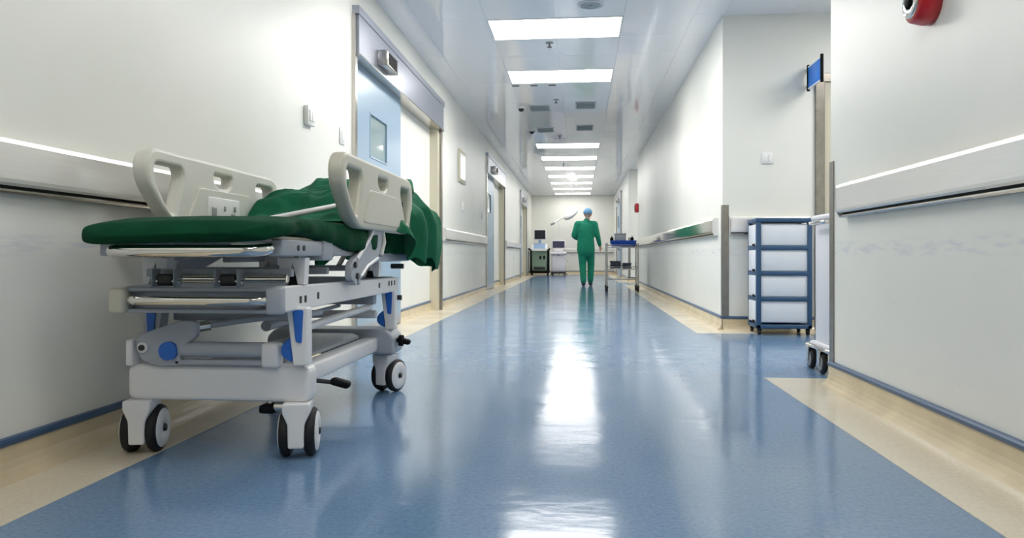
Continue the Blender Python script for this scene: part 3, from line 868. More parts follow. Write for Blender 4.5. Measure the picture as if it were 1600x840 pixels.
# side rails
ZT, ZB = 1.085, .80
def side_rail(x, y0, sg, inner):
    """plate in the y-z plane at x; sg = outward"""
    o_ = [(y0, 1.03), (y0 + .045, ZT), (y0 + 1.10, ZT - .005), (y0 + 1.16, ZT - .045), (y0 + 1.16, .93), (y0 + 1.09, ZB), (y0 + .22, ZB), (y0 + .13, .845), (y0 + .015, .955)]
    o_ = rounded(o_, [.06, .05, .05, .05, .06, .04, .05, .08, .06], 6)
    h1 = rounded([(y0 + .06, 1.032), (y0 + .245, 1.032), (y0 + .26, 1.00), (y0 + .20, .850), (y0 + .165, .850), (y0 + .06, .965)], [.025, .03, .03, .02, .03, .04], 5)
    h2 = rounded([(y0 + .91, 1.028), (y0 + 1.09, 1.028), (y0 + 1.10, .95), (y0 + 1.045, .850), (y0 + 1.01, .850), (y0 + .90, .99)], [.03, .03, .04, .02, .02, .03], 5)
    h3 = rounded([(y0 + .50, 1.035), (y0 + .66, 1.035), (y0 + .66, 1.005), (y0 + .62, .98), (y0 + .54, .98), (y0 + .50, 1.005)], [.012, .012, .02, .02, .02, .02], 4)
    m = MB().plate(o_, [h1, h2, h3], 'x', x - .030, x + .030, .014)
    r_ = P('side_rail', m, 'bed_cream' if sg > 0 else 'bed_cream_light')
    # raised field
    f = rounded([(y0 + .36, .965), (y0 + .82, .965), (y0 + .94, .825), (y0 + .27, .825)], .02, 4)
    fa, fb = sorted((x + sg * .028, x + sg * .034)) if not inner else sorted((x - sg * .028, x - sg * .040))
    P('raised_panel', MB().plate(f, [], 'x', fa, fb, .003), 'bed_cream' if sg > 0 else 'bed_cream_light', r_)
    return r_
rr_ = side_rail(-.905, 2.66, 1, False)
lr_ = side_rail(-1.572, 2.50, -1, True)
kp = P('control_panel', MB().rbox(-1.535, -1.527, 2.92, 3.20, .815, .935, .003), 'white_plastic', lr_, label='grey-white keypad on the inner face of the side rail')
for (y, z, a, b) in ((2.965, .865, .020, .028), (3.06, .892, .007, .010), (3.15, .893, .010, .012), (3.135, .855, .016, .018)):
    P('button', MB().rbox(-1.5275, -1.5245, y - a, y + a, z - b, z + b, .001), 'grey_plastic', lr_)

# curved brackets that carry the rails
def rail_bracket(x, sg, y0):
    pts = [(y0, .66), (y0 - .01, .60), (y0 + .03, .582), (y0 + .10, .588), (y0 + .15, .625), (y0 + .30, .66), (y0 + .40, .69), (y0 + .45, .74), (y0 + .46, .81), (y0 + .30, .815), (y0 + .25, .77), (y0 + .16, .715)]
    b = P('rail_bracket', MB().plate(rounded(pts, .025), [], 'x', x - .014, x + .014, .004), 'bed_grey')
    P('bracket_edge', MB().tube([(x + sg * .012, y0 + .07, .675), (x + sg * .012, y0 + .18, .725), (x + sg * .012, y0 + .265, .77), (x + sg * .012, y0 + .315, .81)], .009, 8), 'bed_white', b)
    P('bracket_edge', MB().tube([(x + sg * .012, y0 + .12, .602), (x + sg * .012, y0 + .22, .645), (x + sg * .012, y0 + .38, .678)], .008, 8), 'bed_white', b)
    P('stay', MB().tube([(x + sg * .012, y0 + .455, .81), (x + sg * .016, y0 + .47, .75), (x + sg * .012, y0 + .43, .69)], .012, 8), 'bed_cream_light', b)
    for (y, z) in ((y0 + .035, .652), (y0 + .065, .606)):
        P('bolt', MB().cyl((x + sg * .012, y, z), (x + sg * .022, y, z), .013, 14), 'dark_metal', b)
    P('foot', MB().cyl((x - .02, y0 + .035, .583), (x + .02, y0 + .035, .583), .013, 12).cyl((x - .02, y0 + .085, .583), (x + .02, y0 + .085, .583), .013, 12), 'bed_grey', b)
rail_bracket(-.915, 1, 2.86)
rail_bracket(-1.555, -1, 2.70)
for y, z in ((3.74, .635), (3.70, .475)):
    P('accessory_peg', MB().cyl((-.97, y, z), (-.905, y, z), .013, 10), 'dark_metal')

# mattress under a green sheet: foot part flat, sheet drooping on the corridor side
def nz(x, y, z, s=1.0):
    return noise.noise(Vector((x * s, y * s, z * s)))
def mattress():
    mb = MB()
    NU, NV = 44, 60
    xc = BX; hw = .318
    rows = []
    prof = []
    # closed cross-section loop: angle parameter around a rounded rectangle
    for j in range(NV + 1):
        t = j / NV
        y = 2.105 + t * 1.98
        # top and bottom height of the section
        yy = max(0, y - 3.2)
        lift = yy * .30
        zt = .822 + lift + .004 * nz(0, y, 3, 3)
        zb = .752 + lift
        endr = 0.0
        e = min(t * 1.98, (1 - t) * 1.98)
        sc = 1.0
        if e < .05:
            sc = math.sqrt(max(0.0, 1 - ((.05 - e) / .05) ** 2)) * .85 + .15
        # near end sags over the deck
        sag = 0.0
        if y < 2.36:
            sag = .030 * ((2.36 - y) / .255) ** 1.6
        zm = (zt + zb) / 2 - sag; hz = (zt - zb) / 2 * sc
        w = hw - (.05 * (1 - sc)) - (.0 if y > 2.2 else .06 * ((2.2 - y) / .095) ** 2)
        row = []
        for i in range(NU):
            a = 2 * math.pi * i / NU
            ca, sa = math.cos(a), math.sin(a)
            px = math.copysign(abs(ca) ** .28, ca) * w
            pz = math.copysign(abs(sa) ** .55, sa) * hz
            x = xc + px
            z = zm + pz
            # left near corner hangs a little lower
            if y < 2.45 and px < 0:
                z -= .012 * (2.45 - y) / .35 * (-px / w)
            # sheet droops on the corridor side towards the middle
            if px > .22 and sa < 0.2:
                dr = max(0, min(1, (y - 2.45) / .45)) * (1 - max(0, min(1, (y - 3.25) / .3)))
                z -= .052 * dr * (0.6 if sa > -.2 else 1.0)
                x += .018 * dr + .006 * math.sin(y * 34)
            x += .004 * nz(x, y, z, 9); z += .0035 * nz(x + 5, y, z, 8)
            row.append((x, y, z))
        row.append(row[0])
        rows.append(row)
    mb.grid(rows)
    n = len(mb.v)
    C = NU + 1
    mb.add(rows[0][:-1], [list(range(NU))]); mb.add(rows[-1][:-1], [list(range(NU))[::-1]])
    return mb
mo = P('mattress', mattress(), 'sheet_green', label='dark green sheet over the mattress')
bmm = bmesh.new(); bmm.from_mesh(mo.data); bmesh.ops.remove_doubles(bmm, verts=bmm.verts, dist=1e-5); bmesh.ops.recalc_face_normals(bmm, faces=bmm.faces)
for f_ in bmm.faces: f_.smooth = True
bmm.to_mesh(mo.data); bmm.free()

# crumpled green blanket heaped over the raised back part
def interp(tbl, x):
    if x <= tbl[0][0]: return tbl[0][1]
    for (a, b), (c, d) in zip(tbl, tbl[1:]):
        if x <= c:
            t = (x - a) / (c - a); t = t * t * (3 - 2 * t)
            return b + (d - b) * t
    return tbl[-1][1]
ZTOP = [(3.16, .83), (3.26, .872), (3.40, .965), (3.52, .995), (3.66, .99), (3.80, 1.02), (3.95, 1.085), (4.06, 1.10), (4.16, 1.075)]
def blanket():
    mb = MB()
    NS, NT = 120, 120
    w = .29
    rows = []
    for j in range(NT + 1):
        t = j / NT
        rowp = []
        tl = t * 1.42                       # arc length along the bed
        y = 3.16 + min(tl, 1.0)
        dropy = max(0, tl - 1.0)
        for i in range(NS + 1):
            s = -1 + 2 * i / NS
            sl_ = s * (w + .37) + .05
            px = max(-w, min(w, sl_))
            over = max(0, abs(sl_) - w)
            right = sl_ > 0
            lim = .36 if right else .10
            # the drop allowed beside the bed: little near the foot, long near the head
            gate = max(0.0, min(1.0, (y - 3.40) / .45)) if right else max(0.0, min(1, (y - 3.3) / .3)) * .45
            over *= (.12 + .88 * gate)
            zt = interp(ZTOP, y)
            # crest folds on top
            zt += .020 * nz(px * 3, y * 3.5, 1.7, 2.0) + .014 * math.sin(px * 16 + y * 9) * max(0, min(1, (y - 3.25) / .2))
            edge = abs(px) / w
            zt -= .05 * edge ** 4 * max(0, min(1, (y - 3.2) / .3))
            d = math.hypot(over, dropy)
            dd = over + dropy
            k = min(1.0, dd / .12)
            flare = .055 * k + .045 * max(0, math.sin(dd * 5.5)) * k
            fold = .042 * math.sin((y if over > 0 else 0) * 23 + (px if dropy > 0 else 0) * 21 + 1.0) * min(1, dd / .2)
            sx_ = 1 if sl_ > 0 else -1
            ox = sx_ * (flare + fold) * (1 if over > 0 else 0) * min(1, over / .05)
            oy = (flare + fold) * (1 if dropy > 0 else 0) * min(1, dropy / .05)
            if not right: ox *= .35
            z = zt - d * (1 - .06 * k)
            z += .016 * math.sin(px * 30 + y * 26) * min(1, dd / .15)
            zr = 1 - abs(math.sin(px * 9 - y * 13 + 2.2 * nz(px, y, .3, 4))); z += .022 * zr * zr * zr * max(0, min(1, (y - 3.3) / .15))
            x = BX + px + ox
            yy = y + oy
            x += .014 * nz(x, yy, z, 7); yy += .014 * nz(x + 3, yy, z, 6); z += .012 * (1 - abs(nz(x * 1.3, yy, z, 6.5)) * 3)
            z = max(z, .60)
            if over <= 0 and dropy <= 0:
                z = max(z, .835 + max(0, yy - 3.2) * .30 + .004)
            rowp.append((x, yy, z))
        rows.append(rowp)
    mb.grid(rows)
    return mb
bl = obj('blanket', blanket(), 'blanket_green', label='crumpled dark green blanket heaped on the head end of the stretcher', cat='blanket')
so_ = bl.modifiers.new('solid', 'SOLIDIFY'); so_.thickness = .006; so_.offset = 1
su_ = bl.modifiers.new('sub', 'SUBSURF'); su_.levels = 1; su_.render_levels = 1

r = root('metal_rod', (-1.22, 2.86, .83), 'thin shiny metal rod lying on the green sheet against the blanket', 'rod')
obj('shaft', MB().tube([(-1.235, 2.86, .838), (-1.09, 3.24, .915)], .012, 12), 'bed_white', r)
obj('end_knob', MB().disc_lathe((-1.237, 2.855, .837), (-.35, -.93, -.17), [(.0, -.012), (.011, -.01), (.012, .0), (.0, .008)], 12), 'bed_grey', r)

# ------------------------------------------------------------------ blue drawer tower in the side passage
cx0, cx1, cy0, cy1 = 1.535, 2.005, 6.56, 6.90
r = root('drawer_tower', ((cx0 + cx1) / 2, (cy0 + cy1) / 2, 0), 'blue framed drawer tower with four white compartments on small wheels', 'drawer unit')
zb, zt = .055, 1.01
t = .040
for x in (cx0, cx1 - t):
    for y in (cy0, cy1 - t):
        obj('corner_post', MB().rbox(x, x + t, y, y + t, zb, zt, .006), 'drawer_blue', r)
obj('top_panel', MB().rbox(cx0 - .004, cx1 + .004, cy0 - .004, cy1 + .004, zt - .03, zt + .006, .006), 'drawer_blue', r)
obj('bottom_panel', MB().rbox(cx0, cx1, cy0, cy1, zb, zb + .035, .006), 'drawer_blue', r)
h = (zt - .03 - zb - .035) / 4
for i in range(4):
    z0 = zb + .035 + i * h
    if i:
        obj('divider', MB().rbox(cx0 + .002, cx1 - .002, cy0 + .002, cy1 - .002, z0 - .018, z0 + .018, .005), 'drawer_blue', r)
    d = obj('drawer', MB().rbox(cx0 + .012, cx1 - .012, cy0 + .014, cy1 - .014, z0 + .017, z0 + h - .017, .01), 'drawer_white', r)
    sh = MB().rbox(cx0 - .002, cx0 + .013, cy0 + t + .004, cy1 - t - .004, z0 + .02, z0 + h - .02, .004)
    obj('side_plate', sh, 'drawer_white', d)
    obj('grip', MB().rbox(cx0 - .012, cx0, cy0 + .05, cy0 + .12, z0 + .018, z0 + .036, .004), 'black_plastic', d)
for x in (cx0 + .03, cx1 - .03):
    for y in (cy0 + .035, cy1 - .035):
        c = obj('caster', MB().disc_lathe((x - .011, y, .026), (1, 0, 0), [(0, 0), (.024, 0), (.026, .004), (.026, .018), (.024, .022), (0, .022)], 16), 'rubber', r)
        obj('caster_fork', MB().rbox(x - .016, x + .016, y - .018, y + .018, .036, .06, .004), 'black_plastic', c)

# ------------------------------------------------------------------ white service cart just behind the near right corner
X0c, X1c, Y0c, Y1c = 1.42, 1.98, 4.34, 4.72
r = root('service_cart', ((X0c + X1c) / 2, (Y0c + Y1c) / 2, 0), 'white service cart with chrome handle half hidden behind the near right corner', 'cart')
obj('body', MB().rbox(X0c + .03, X1c - .03, Y0c + .02, Y1c - .02, .16, .90, .015), 'cart_white', r)
obj('top_tray', MB().rbox(X0c + .01, X1c - .01, Y0c, Y1c, .90, .935, .012), 'cart_white', r)
for i in range(3):
    z0 = .24 + i * .215
    d = obj('drawer_front', MB().rbox(X0c + .06, X1c - .06, Y0c + .008, Y0c + .03, z0, z0 + .2, .006), 'cart_white', r)
    obj('drawer_pull', MB().tube(smooth_path([(1.58, Y0c + .01, z0 + .15), (1.58, Y0c - .02, z0 + .15), (1.76, Y0c - .02, z0 + .15), (1.76, Y0c + .01, z0 + .15)], .01), .006, 8), 'chrome', d)
obj('push_handle', MB().tube(smooth_path([(X0c + .04, Y0c + .06, .89), (X0c - .012, Y0c + .06, .885), (X0c - .012, Y1c - .06, .885), (X0c + .04, Y1c - .06, .89)], .03), .013, 12), 'chrome', r)
obj('bumper_ring', MB().tube(smooth_path([(X0c + .2, Y0c - .03, .142), (X0c - .012, Y0c - .03, .142), (X0c - .012, Y1c + .03, .142), (X1c + .012, Y1c + .03, .142), (X1c + .012, Y0c - .03, .142), (X0c + .2, Y0c - .03, .142)], .05), .013, 10), 'chrome', r)
obj('base_plate', MB().rbox(X0c + .01, X1c - .01, Y0c - .01, Y1c + .01, .135, .165, .008), 'cart_white', r)
for x in (X0c - .003, X1c - .022):
    for y in (Y0c + .11, Y1c - .06):
        c = obj('caster_wheel', MB().disc_lathe((x - .015, y, .064), (1, 0, 0), [(.02, 0), (.052, 0), (.062, .004), (.064, .01), (.064, .02), (.062, .026), (.052, .03), (.02, .03)], 28), 'rubber', r)
        obj('wheel_disc', MB().disc_lathe((x - .015, y, .062), (1, 0, 0), [(0, -.003), (.04, -.003), (.046, .0), (.046, .03), (.04, .033), (0, .033)], 24), 'grey_plastic', c)
        f = MB()
        for sx_ in (-.026, .022):
            f.prism([(y - .028, .138), (y + .028, .138), (y + .016, .06), (y + .008, .048), (y - .008, .048), (y - .016, .06)], 'x', x + sx_, x + sx_ + .004)
        f.box(x - .028, x + .028, y - .028, y + .028, .132, .138)
        obj('caster_fork', f, 'chrome', c)

# ------------------------------------------------------------------ instrument trolley
tx0, tx1, ty0, ty1 = .53, 1.12, 14.25, 14.75
r = root('instrument_trolley', ((tx0 + tx1) / 2, (ty0 + ty1) / 2, 0), 'steel two-shelf instrument trolley standing by the right wall', 'trolley')
for x in (tx0, tx1):
    for y in (ty0, ty1):
        l = obj('leg', MB().cyl((x, y, .10), (x, y, .93), .016, 12), 'steel', r)
        w = obj('caster', MB().disc_lathe((x - .02, y, .05), (1, 0, 0), [(0, 0), (.044, 0), (.05, .006), (.05, .034), (.044, .04), (0, .04)], 20), 'rubber', r)
        obj('caster_fork', MB().rbox(x - .028, x + .028, y - .02, y + .02, .075, .105, .006), 'dark_metal', w)
for z, nm in ((.86, 'top_shelf'), (.44, 'lower_shelf')):
    s_ = obj(nm, MB().rbox(tx0 - .01, tx1 + .01, ty0 - .01, ty1 + .01, z - .02, z, .004), 'steel', r)
    obj('shelf_lip', MB().tube([(tx0, ty0, z + .03), (tx1, ty0, z + .03), (tx1, ty1, z + .03), (tx0, ty1, z + .03)], .007, 8, closed=True), 'steel', s_)
obj('cross_bar', MB().cyl((tx0, ty1, .22), (tx1, ty1, .22), .009, 8), 'steel', r)

# things on the trolley
r = root('blue_tray', (.86, 14.5, .86), 'blue wrapped tray on top of the instrument trolley', 'tray')
def trayshell():
    b = MB()
    x0, x1, y0, y1, z0 = .60, 1.10, 14.27, 14.72, .861
    lo = [(x0 + .03, y0 + .03), (x1 - .03, y0 + .03), (x1 - .03, y1 - .03), (x0 + .03, y1 - .03)]
    hi = [(x0, y0), (x1, y0), (x1, y1), (x0, y1)]
    hi2 = [(x0 + .02, y0 + .02), (x1 - .02, y0 + .02), (x1 - .02, y1 - .02), (x0 + .02, y1 - .02)]
    vs = [(x, y, z0) for x, y in lo] + [(x, y, z0 + .12) for x, y in hi] + [(x, y, z0 + .12) for x, y in hi2] + [(x, y, z0 + .10) for x, y in lo]
    fs = [(3, 2, 1, 0), (12, 13, 14, 15)]
    for i in range(4):
        j = (i + 1) % 4
        fs += [(i, j, 4 + j, 4 + i), (4 + i, 4 + j, 8 + j, 8 + i), (8 + i, 8 + j, 12 + j, 12 + i)]
    return b.add(vs, fs)
obj('shell', trayshell(), 'tray_blue', r, bevel=.006)
rows = [[(.62 + .46 * i / 14, 14.29 + .41 * j / 12, .968 + .02 * nz(i, j, 1, .45)) for i in range(15)] for j in range(13)]
obj('folded_wrap', MB().grid(rows), 'tray_blue', r)
r = root('instrument_box', (.78, 14.55, .985), 'pale grey box resting on the blue tray', 'box')
obj('box_body', MB().rbox(.69, .91, 14.48, 14.64, .985, 1.10, .012), 'box_grey', r)
obj('lid', MB().rbox(.685, .915, 14.475, 14.645, 1.10, 1.125, .008), 'box_grey', r)
for (x, lab) in ((.60, 'small dark bottle at the left end of the blue tray'), (1.02, 'small dark bottle at the right end of the blue tray')):
    q = root('dark_bottle', (x, 14.40, .985), lab, 'bottle', 'dark bottles on the tray')
    x_ = max(x, .63)
    obj('glass', MB().disc_lathe((x_, 14.40, .978), (0, 0, 1), [(0, 0), (.03, 0), (.032, .006), (.032, .05), (.014, .065), (.013, .075), (0, .075)], 16), 'black_plastic', q)
    obj('cap', MB().disc_lathe((x_, 14.40, .978), (0, 0, 1), [(.016, .07), (.016, .09), (0, .091)], 14), 'grey_plastic', q)
def cloth_stack(x0, x1, y0, y1, z, n, label, group):
    for i in range(n):
        rr = random.Random(i + int(x0 * 100))
        dx = rr.uniform(-.01, .01)
        obj('folded_cloth', MB().rbox(x0 + dx, x1 + dx, y0, y1, z + i * .036, z + i * .036 + .035, .014), 'pile_dark', label=label[i], cat='cloth', group=group)
cloth_stack(.60, .80, 14.30, 14.66, .441, 4, ['dark folded cloth, %s of the taller pile on the trolley lower shelf' % q for q in ('bottom', 'second from bottom', 'second from top', 'top')], 'dark folded cloths')
cloth_stack(.84, 1.0, 14.30, 14.66, .441, 3, ['dark folded cloth, %s of the shorter pile on the trolley lower shelf' % q for q in ('bottom', 'middle', 'top')], 'dark folded cloths')

# ------------------------------------------------------------------ equipment at the end wall
r = root('ultrasound_machine', (-1.38, 25.9, 0), 'green-grey medical machine with dark monitor at the end of the corridor', 'medical machine')
u = -1.38
obj('base', MB().rbox(u - .34, u + .34, 25.55, 26.3, .07, .17, .03), 'black_plastic', r)
obj('body', MB().prism(rounded([(u - .25, .17), (u + .25, .17), (u + .28, .85), (u - .28, .85)], .04), 'y', 25.68, 26.2), 'machine_green', r)
for sg in (-1, 1):
    obj('side_post', MB().rbox(u + sg * .30 - .03, u + sg * .30 + .03, 25.62, 26.22, .15, .9, .015), 'black_plastic', r)
    obj('handle', MB().tube(smooth_path([(u + sg * .28, 25.7, .86), (u + sg * .36, 25.6, .92), (u + sg * .36, 25.5, .92)], .03), .025, 10), 'black_plastic', r)
for x in (u + .03, u + .16):
    obj('port', MB().rbox(x - .03, x + .03, 25.665, 25.69, .56, .68, .01), 'black_plastic', r)
obj('foot_recess', MB().rbox(u - .2, u + .2, 25.66, 25.69, .2, .3, .01), 'dark_metal', r)
obj('control_console', MB().prism([(25.45, .86), (26.1, .86), (26.1, 1.06), (25.9, 1.10), (25.45, .92)], 'x', u - .27, u + .27), 'white_plastic', r)
obj('key_panel', MB().prism([(25.47, .925), (25.88, 1.10), (25.88, 1.112), (25.47, .937)], 'x', u - .2, u + .2), 'machine_blue', r)
obj('monitor_neck', MB().cyl((u, 26.0, 1.05), (u, 26.0, 1.3), .05, 14), 'machine_blue', r)
mo_ = obj('monitor', MB().rbox(u - .22, u + .22, 25.95, 26.05, 1.24, 1.62, .02), 'white_plastic', r)
obj('screen', MB().box(u - .19, u + .19, 25.945, 25.952, 1.27, 1.585), 'screen_dark', mo_)
for x in (u - .28, u + .28):
    for y in (25.65, 26.2):
        obj('caster', MB().disc_lathe((x - .02, y, .04), (1, 0, 0), [(0, 0), (.036, 0), (.04, .006), (.04, .034), (.036, .04), (0, .04)], 16), 'rubber', r)

u = -.72
r = root('monitor_cart', (u, 25.9, 0), 'white cart with small grey monitor right of the green machine', 'medical cart')
obj('base', MB().rbox(u - .26, u + .26, 25.6, 26.2, .06, .13, .02), 'dark_metal', r)
obj('cabinet', MB().rbox(u - .24, u + .24, 25.65, 26.15, .13, .72, .02), 'machine_white', r)
obj('cabinet_door', MB().rbox(u - .2, u + .2, 25.638, 25.655, .17, .64, .008), 'machine_white', r)
obj('worktop', MB().rbox(u - .28, u + .28, 25.55, 26.2, .72, .82, .03), 'machine_white', r)
obj('latch', MB().rbox(u - .03, u + .03, 25.54, 25.56, .69, .73, .006), 'dark_metal', r)
obj('monitor_stand', MB().rbox(u - .15, u + .15, 25.8, 26.0, .82, .93, .02), 'machine_white', r)
mo_ = obj('monitor', MB().rbox(u - .24, u + .24, 25.85, 25.95, .93, 1.23, .02), 'machine_white', r)
obj('screen', MB().box(u - .205, u + .205, 25.845, 25.852, .965, 1.195), 'screen_grey', mo_)
for x in (u - .22, u + .22):
    for y in (25.68, 26.12):
        obj('caster', MB().disc_lathe((x - .015, y, .032), (1, 0, 0), [(0, 0), (.03, 0), (.032, .005), (.032, .026), (.03, .03), (0, .03)], 14), 'rubber', r)
obj('side_hook', MB().tube(smooth_path([(u + .24, 25.8, .55), (u + .3, 25.8, .55), (u + .3, 25.8, .45)], .02), .012, 8), 'steel', r)

# mobile operating lamp
u, v = -.74, 26.75
r = root('operating_lamp', (u, v, 0), 'white mobile operating lamp with tilted round head behind the monitor cart', 'lamp')
bs = MB()
for k in range(5):
    a = 2 * math.pi * k / 5 + .3
    bs.tube([(u, v, .09), (u + .3 * math.cos(a), v + .3 * math.sin(a), .06)], [.03, .02], 8)
obj('base', bs, 'white_plastic', r)
for k in range(5):
    a = 2 * math.pi * k / 5 + .3
    x, y = u + .3 * math.cos(a), v + .3 * math.sin(a)
    obj('caster', MB().disc_lathe((x - .012, y, .03), (1, 0, 0), [(0, 0), (.028, 0), (.03, .004), (.03, .02), (.028, .024), (0, .024)], 12), 'rubber', r)
obj('pole', MB().cyl((u, v, .08), (u, v, 1.98), .018, 12), 'white_plastic', r)
obj('arm', MB().tube(smooth_path([(u - .22, v - .04, 1.86), (u, v, 1.98), (u + .2, v, 2.1), (u + .40, v, 2.2)], .05), .028, 10), 'white_plastic', r)
obj('counter_weight', MB().rbox(u - .30, u - .14, v - .09, v - .0, 1.80, 1.88, .02, 2, Matrix.Rotation(-.45, 4, 'Y')), 'grey_plastic', r)
hd_c = Vector((u + .42, v - .05, 2.22)); hd_ax = Vector((.55, .45, -.72)).normalized()
hd = obj('lamp_head', MB().disc_lathe(hd_c, hd_ax, [(0, -.09), (.1, -.085), (.24, -.04), (.29, .02), (.29, .05), (.26, .06), (0, .055)], 32), 'white_plastic', r)
obj('rim', MB().disc_lathe(hd_c, hd_ax, [(.285, .0), (.302, .01), (.304, .05), (.288, .066), (.26, .06)], 32), 'bed_grey', hd)
for k in range(6):
    a_ = hd_ax.orthogonal().normalized(); b_ = hd_ax.cross(a_)
    q = hd_c + (a_ * math.cos(k * math.pi / 3) + b_ * math.sin(k * math.pi / 3)) * .16
    obj('lens', MB().disc_lathe(q, hd_ax, [(.06, .052), (.055, .064), (0, .066)], 14), 'grey_plastic', hd)
obj('grip', MB().cyl(hd_c + hd_ax * .05, hd_c + hd_ax * .16, .022, 12), 'grey_plastic', hd)

# ------------------------------------------------------------------ the person walking away
def fused(name, chains, m, parent, voxel, smooth_it):
    """chains of (point, (rx, ry) or r) in the person's frame, fused into one continuous surface"""
    mb = MB(); org = ORIGIN[parent.name]
    for ch in chains:
        n = 18
        pts = [Vector(p) for p, _ in ch]
        rad = [r_ if isinstance(r_, tuple) else (r_, r_) for _, r_ in ch]
        # subdivide with smooth interpolation
        P_, R_ = [], []
        for a in range(len(pts) - 1):
            for s_ in range(5):
                t = s_ / 5
                P_.append(pts[a].lerp(pts[a + 1], t)); tt = t * t * (3 - 2 * t)
                R_.append((rad[a][0] + (rad[a + 1][0] - rad[a][0]) * tt, rad[a][1] + (rad[a + 1][1] - rad[a][1]) * tt))
        P_.append(pts[-1]); R_.append(rad[-1])
        # rounded ends
        def ends(p, d, r_):
            q = min(r_)
            return [(p + d * q * math.sin(k * math.pi / 10), (r_[0] * math.cos(k * math.pi / 10), r_[1] * math.cos(k * math.pi / 10))) for k in range(1, 5)]
        d0 = (P_[0] - P_[1]).normalized(); d1 = (P_[-1] - P_[-2]).normalized()
        pre = ends(P_[0], d0, R_[0])[::-1]; post = ends(P_[-1], d1, R_[-1])
        seq = pre + list(zip(P_, R_)) + post
        rings = []
        for k, (p, r_) in enumerate(seq):
            t = (seq[min(k + 1, len(seq) - 1)][0] - seq[max(k - 1, 0)][0]).normalized()
            ex = Vector((1, 0, 0)); ex = ex - t * ex.dot(t)
            if ex.length < .2:
                ex = Vector((0, 0, 1)) - t * t.z
            ex.normalize(); ey = t.cross(ex)
            rings.append([p + org + ex * r_[0] * math.cos(2 * math.pi * q / n) + ey * r_[1] * math.sin(2 * math.pi * q / n) for q in range(n)])
        vs = [v for ring in rings for v in ring]; fs = []
        for k in range(len(rings) - 1):
            for q in range(n):
                l = (q + 1) % n
                fs.append((k * n + q, k * n + l, (k + 1) * n + l, (k + 1) * n + q))
        fs.append(list(range(n))[::-1]); b0 = (len(rings) - 1) * n; fs.append([b0 + q for q in range(n)])
        mb.add(vs, fs, True)
    o = obj(name, mb, m, parent)
    rm = o.modifiers.new('remesh', 'REMESH'); rm.mode = 'VOXEL'; rm.voxel_size = voxel; rm.use_smooth_shade = True
    sm_ = o.modifiers.new('smooth', 'SMOOTH'); sm_.factor = .5; sm_.iterations = smooth_it
    return o

px_, py_ = .155, 16.75
per = root('person', (px_, py_, 0), 'person in green scrubs and blue cap walking away down the corridor', 'person')
SHL, ELL, WRL = (-.185, .045, 1.405), (-.275, .0, 1.14), (-.20, .22, 1.07)
SHR, ELR, WRR = (.185, .055, 1.405), (.262, .02, 1.13), (.318, .13, .905)
LEGS = [((-.088, 0, .86), (-.078, .03, .49), (-.058, -.10, .10), (-.06, .07, .035)),
        ((.088, 0, .86), (.112, .12, .50), (.098, .10, .10), (.11, .27, .035))]
mid = lambda a, b, t: tuple(Vector(a).lerp(Vector(b), t))
ch = [[((0, 0, .90), (.15, .10)), ((0, .01, 1.05), (.135, .09)), ((-.01, .03, 1.24), (.155, .10)), ((-.003, .05, 1.38), (.15, .09)), ((.01, .055, 1.45), (.08, .07))],
      [((.012, .055, 1.43), (.056, .058)), ((.03, .07, 1.53), (.054, .058))],
      [((.036, .10, 1.545), (.052, .06)), ((.038, .10, 1.60), (.068, .085)), ((.042, .088, 1.66), (.076, .094)), ((.044, .085, 1.70), (.062, .078))],
      [((.045, .18, 1.625), .010), ((.048, .203, 1.600), .015)],                                   # nose
      [((.042, .185, 1.565), (.02, .008)), ((.042, .188, 1.560), (.02, .008))]]                    # mouth
for sg in (-1, 1):
    ch.append([((.04 + sg * .074, .075, 1.595), (.009, .018)), ((.04 + sg * .084, .07, 1.635), (.010, .022))])   # ears
def hand(wr, hd_, pn, sg):
    wr = Vector(wr); hd_ = Vector(hd_).normalized(); pn = Vector(pn).normalized(); side = hd_.cross(pn).normalized()
    out = [[(tuple(wr - hd_ * .02), .026), (tuple(wr + hd_ * .03), (.032, .022)), (tuple(wr + hd_ * .075), (.036, .018))]]
    kn = wr + hd_ * .085
    for off, ln in ((-.031, .070), (-.0105, .080), (.0105, .075), (.031, .058)):
        q = kn + side * off
        out.append([(tuple(q - hd_ * .03), .0105), (tuple(q + hd_ * ln * .45 + pn * .006), .0092), (tuple(q + hd_ * ln * .9 + pn * .024), .008)])
    th = wr + hd_ * .025 - side * .03
    out.append([(tuple(th), .013), (tuple(th + hd_ * .03 - side * .026 + pn * .01), .011), (tuple(th + hd_ * .06 - side * .03 + pn * .022), .009)])
    return out
for sh, el, wr, hd_, pn, sg in ((SHL, ELL, WRL, (.4, .9, -.1), (1, -.2, 0), -1), (SHR, ELR, WRR, (.2, .45, -.87), (-.9, .2, -.1), 1)):
    ch.append([((0, .05, 1.40), .06), (sh, .055)])
    ch.append([(sh, .06), (mid(sh, el, .5), .048), (el, .041), (mid(el, wr, .45), .037), (wr, .027)])
    ch += hand(wr, hd_, pn, sg)
for hip, kn, an, toe in LEGS:
    ch.append([(hip, .088), (mid(hip, kn, .5), .074), (kn, .055), (mid(kn, an, .4), .053), (an, .036)])
    ch.append([(tuple(Vector(an) + Vector((0, -.02, -.045))), .032), (tuple(Vector(toe) + Vector((0, -.06, .006))), .034), (toe, (.034, .022))])
fused('body', ch, 'skin', per, .007, 4)

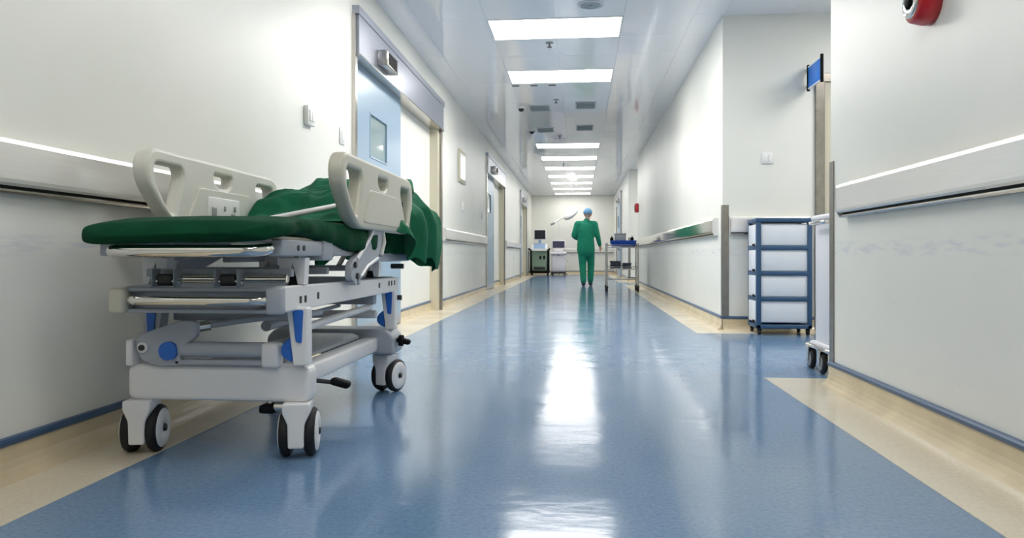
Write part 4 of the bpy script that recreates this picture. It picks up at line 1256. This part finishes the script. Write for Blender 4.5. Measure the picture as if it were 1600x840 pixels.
top = [[((-.003, -.002, .80), (.205, .150)), ((-.005, .0, .93), (.198, .145)), ((-.006, .012, 1.08), (.186, .135)), ((-.006, .035, 1.26), (.200, .142)), ((0, .05, 1.37), (.19, .128)), ((.010, .055, 1.445), (.11, .085)), ((.014, .058, 1.475), (.072, .07))]]
for sh, el, wr in ((SHL, ELL, WRL), (SHR, ELR, WRR)):
    top.append([((0, .05, 1.395), .088), (mid(sh, (0, .05, 1.395), .12), .078)])
    top.append([(mid(sh, el, .02), .082), (mid(sh, el, .5), .072), (el, .062), (mid(el, wr, .5), .054), (mid(el, wr, .86), .046)])
fused('scrub_top', top, 'scrub_green', per, .014, 5)
tr = [[((0, 0, .93), (.165, .125)), ((0, 0, .84), (.165, .125))]]
for hip, kn, an, toe in LEGS:
    tr.append([(tuple(Vector(hip) + Vector((0, 0, -.02))), (.112, .118)), (mid(hip, kn, .5), (.096, .10)), (kn, .082), (mid(kn, an, .5), (.074, .078)), (mid(kn, an, .93), (.068, .074))])
fused('scrub_trousers', tr, 'scrub_green', per, .014, 4)
# surgical cap, hair line, shoes, eyes
def cap():
    mb = MB(); rows = []
    for j in range(11):
        ph = math.pi / 2 * j / 10 * 1.12
        row = []
        for i in range(25):
            a = 2 * math.pi * i / 24
            rr = math.sin(min(ph + .02, math.pi / 2)) if ph < math.pi / 2 else 1 - (ph - math.pi / 2) * .6
            wob = 1 + .05 * nz(math.cos(a) * 2, math.sin(a) * 2, ph * 2)
            row.append((px_ + .04 + .103 * rr * wob * math.cos(a), py_ + .085 + .122 * rr * wob * math.sin(a), 1.655 + .118 * math.cos(ph) * wob))
        rows.append(row)
    return mb.grid(rows)
obj('surgical_cap', cap(), 'cap_blue', per)
obj('cap_tie', MB().tube([(px_ + .02, py_ - .035, 1.63), (px_ + .03, py_ - .045, 1.57), (px_ + .02, py_ - .03, 1.52)], .008, 6), 'cap_blue', per)
for sg in (-1, 1):
    obj('eye', MB().disc_lathe((px_ + .042 + sg * .032, py_ + .172, 1.628), (0, 1, 0), [(.0, -.01), (.012, -.006), (.012, .004), (0, .01)], 10), 'black_plastic', per)
obj('mask', MB().rbox(px_ - .015, px_ + .095, py_ + .12, py_ + .195, 1.525, 1.60, .03), 'cap_blue', per)
for hip, kn, an, toe in LEGS:
    av, tv = Vector(an), Vector(toe); o_ = Vector((px_, py_, 0))
    heel = av + Vector((0, -.03, -.05)); 
    pts = [heel + Vector((0, -.02, 0)), heel * .5 + tv * .5 + Vector((0, 0, .004)), tv + Vector((0, .03, 0))]
    obj('shoe', MB().tube([o_ + p for p in (pts[0] - Vector((0, .012, 0)), pts[0], pts[0] * .5 + pts[1] * .5 + Vector((0, 0, .01)), pts[1], pts[2], pts[2] + Vector((0, .02, 0)))], [.02, .042, .05, .046, .036, .012], 14), 'shoe_dark', per)
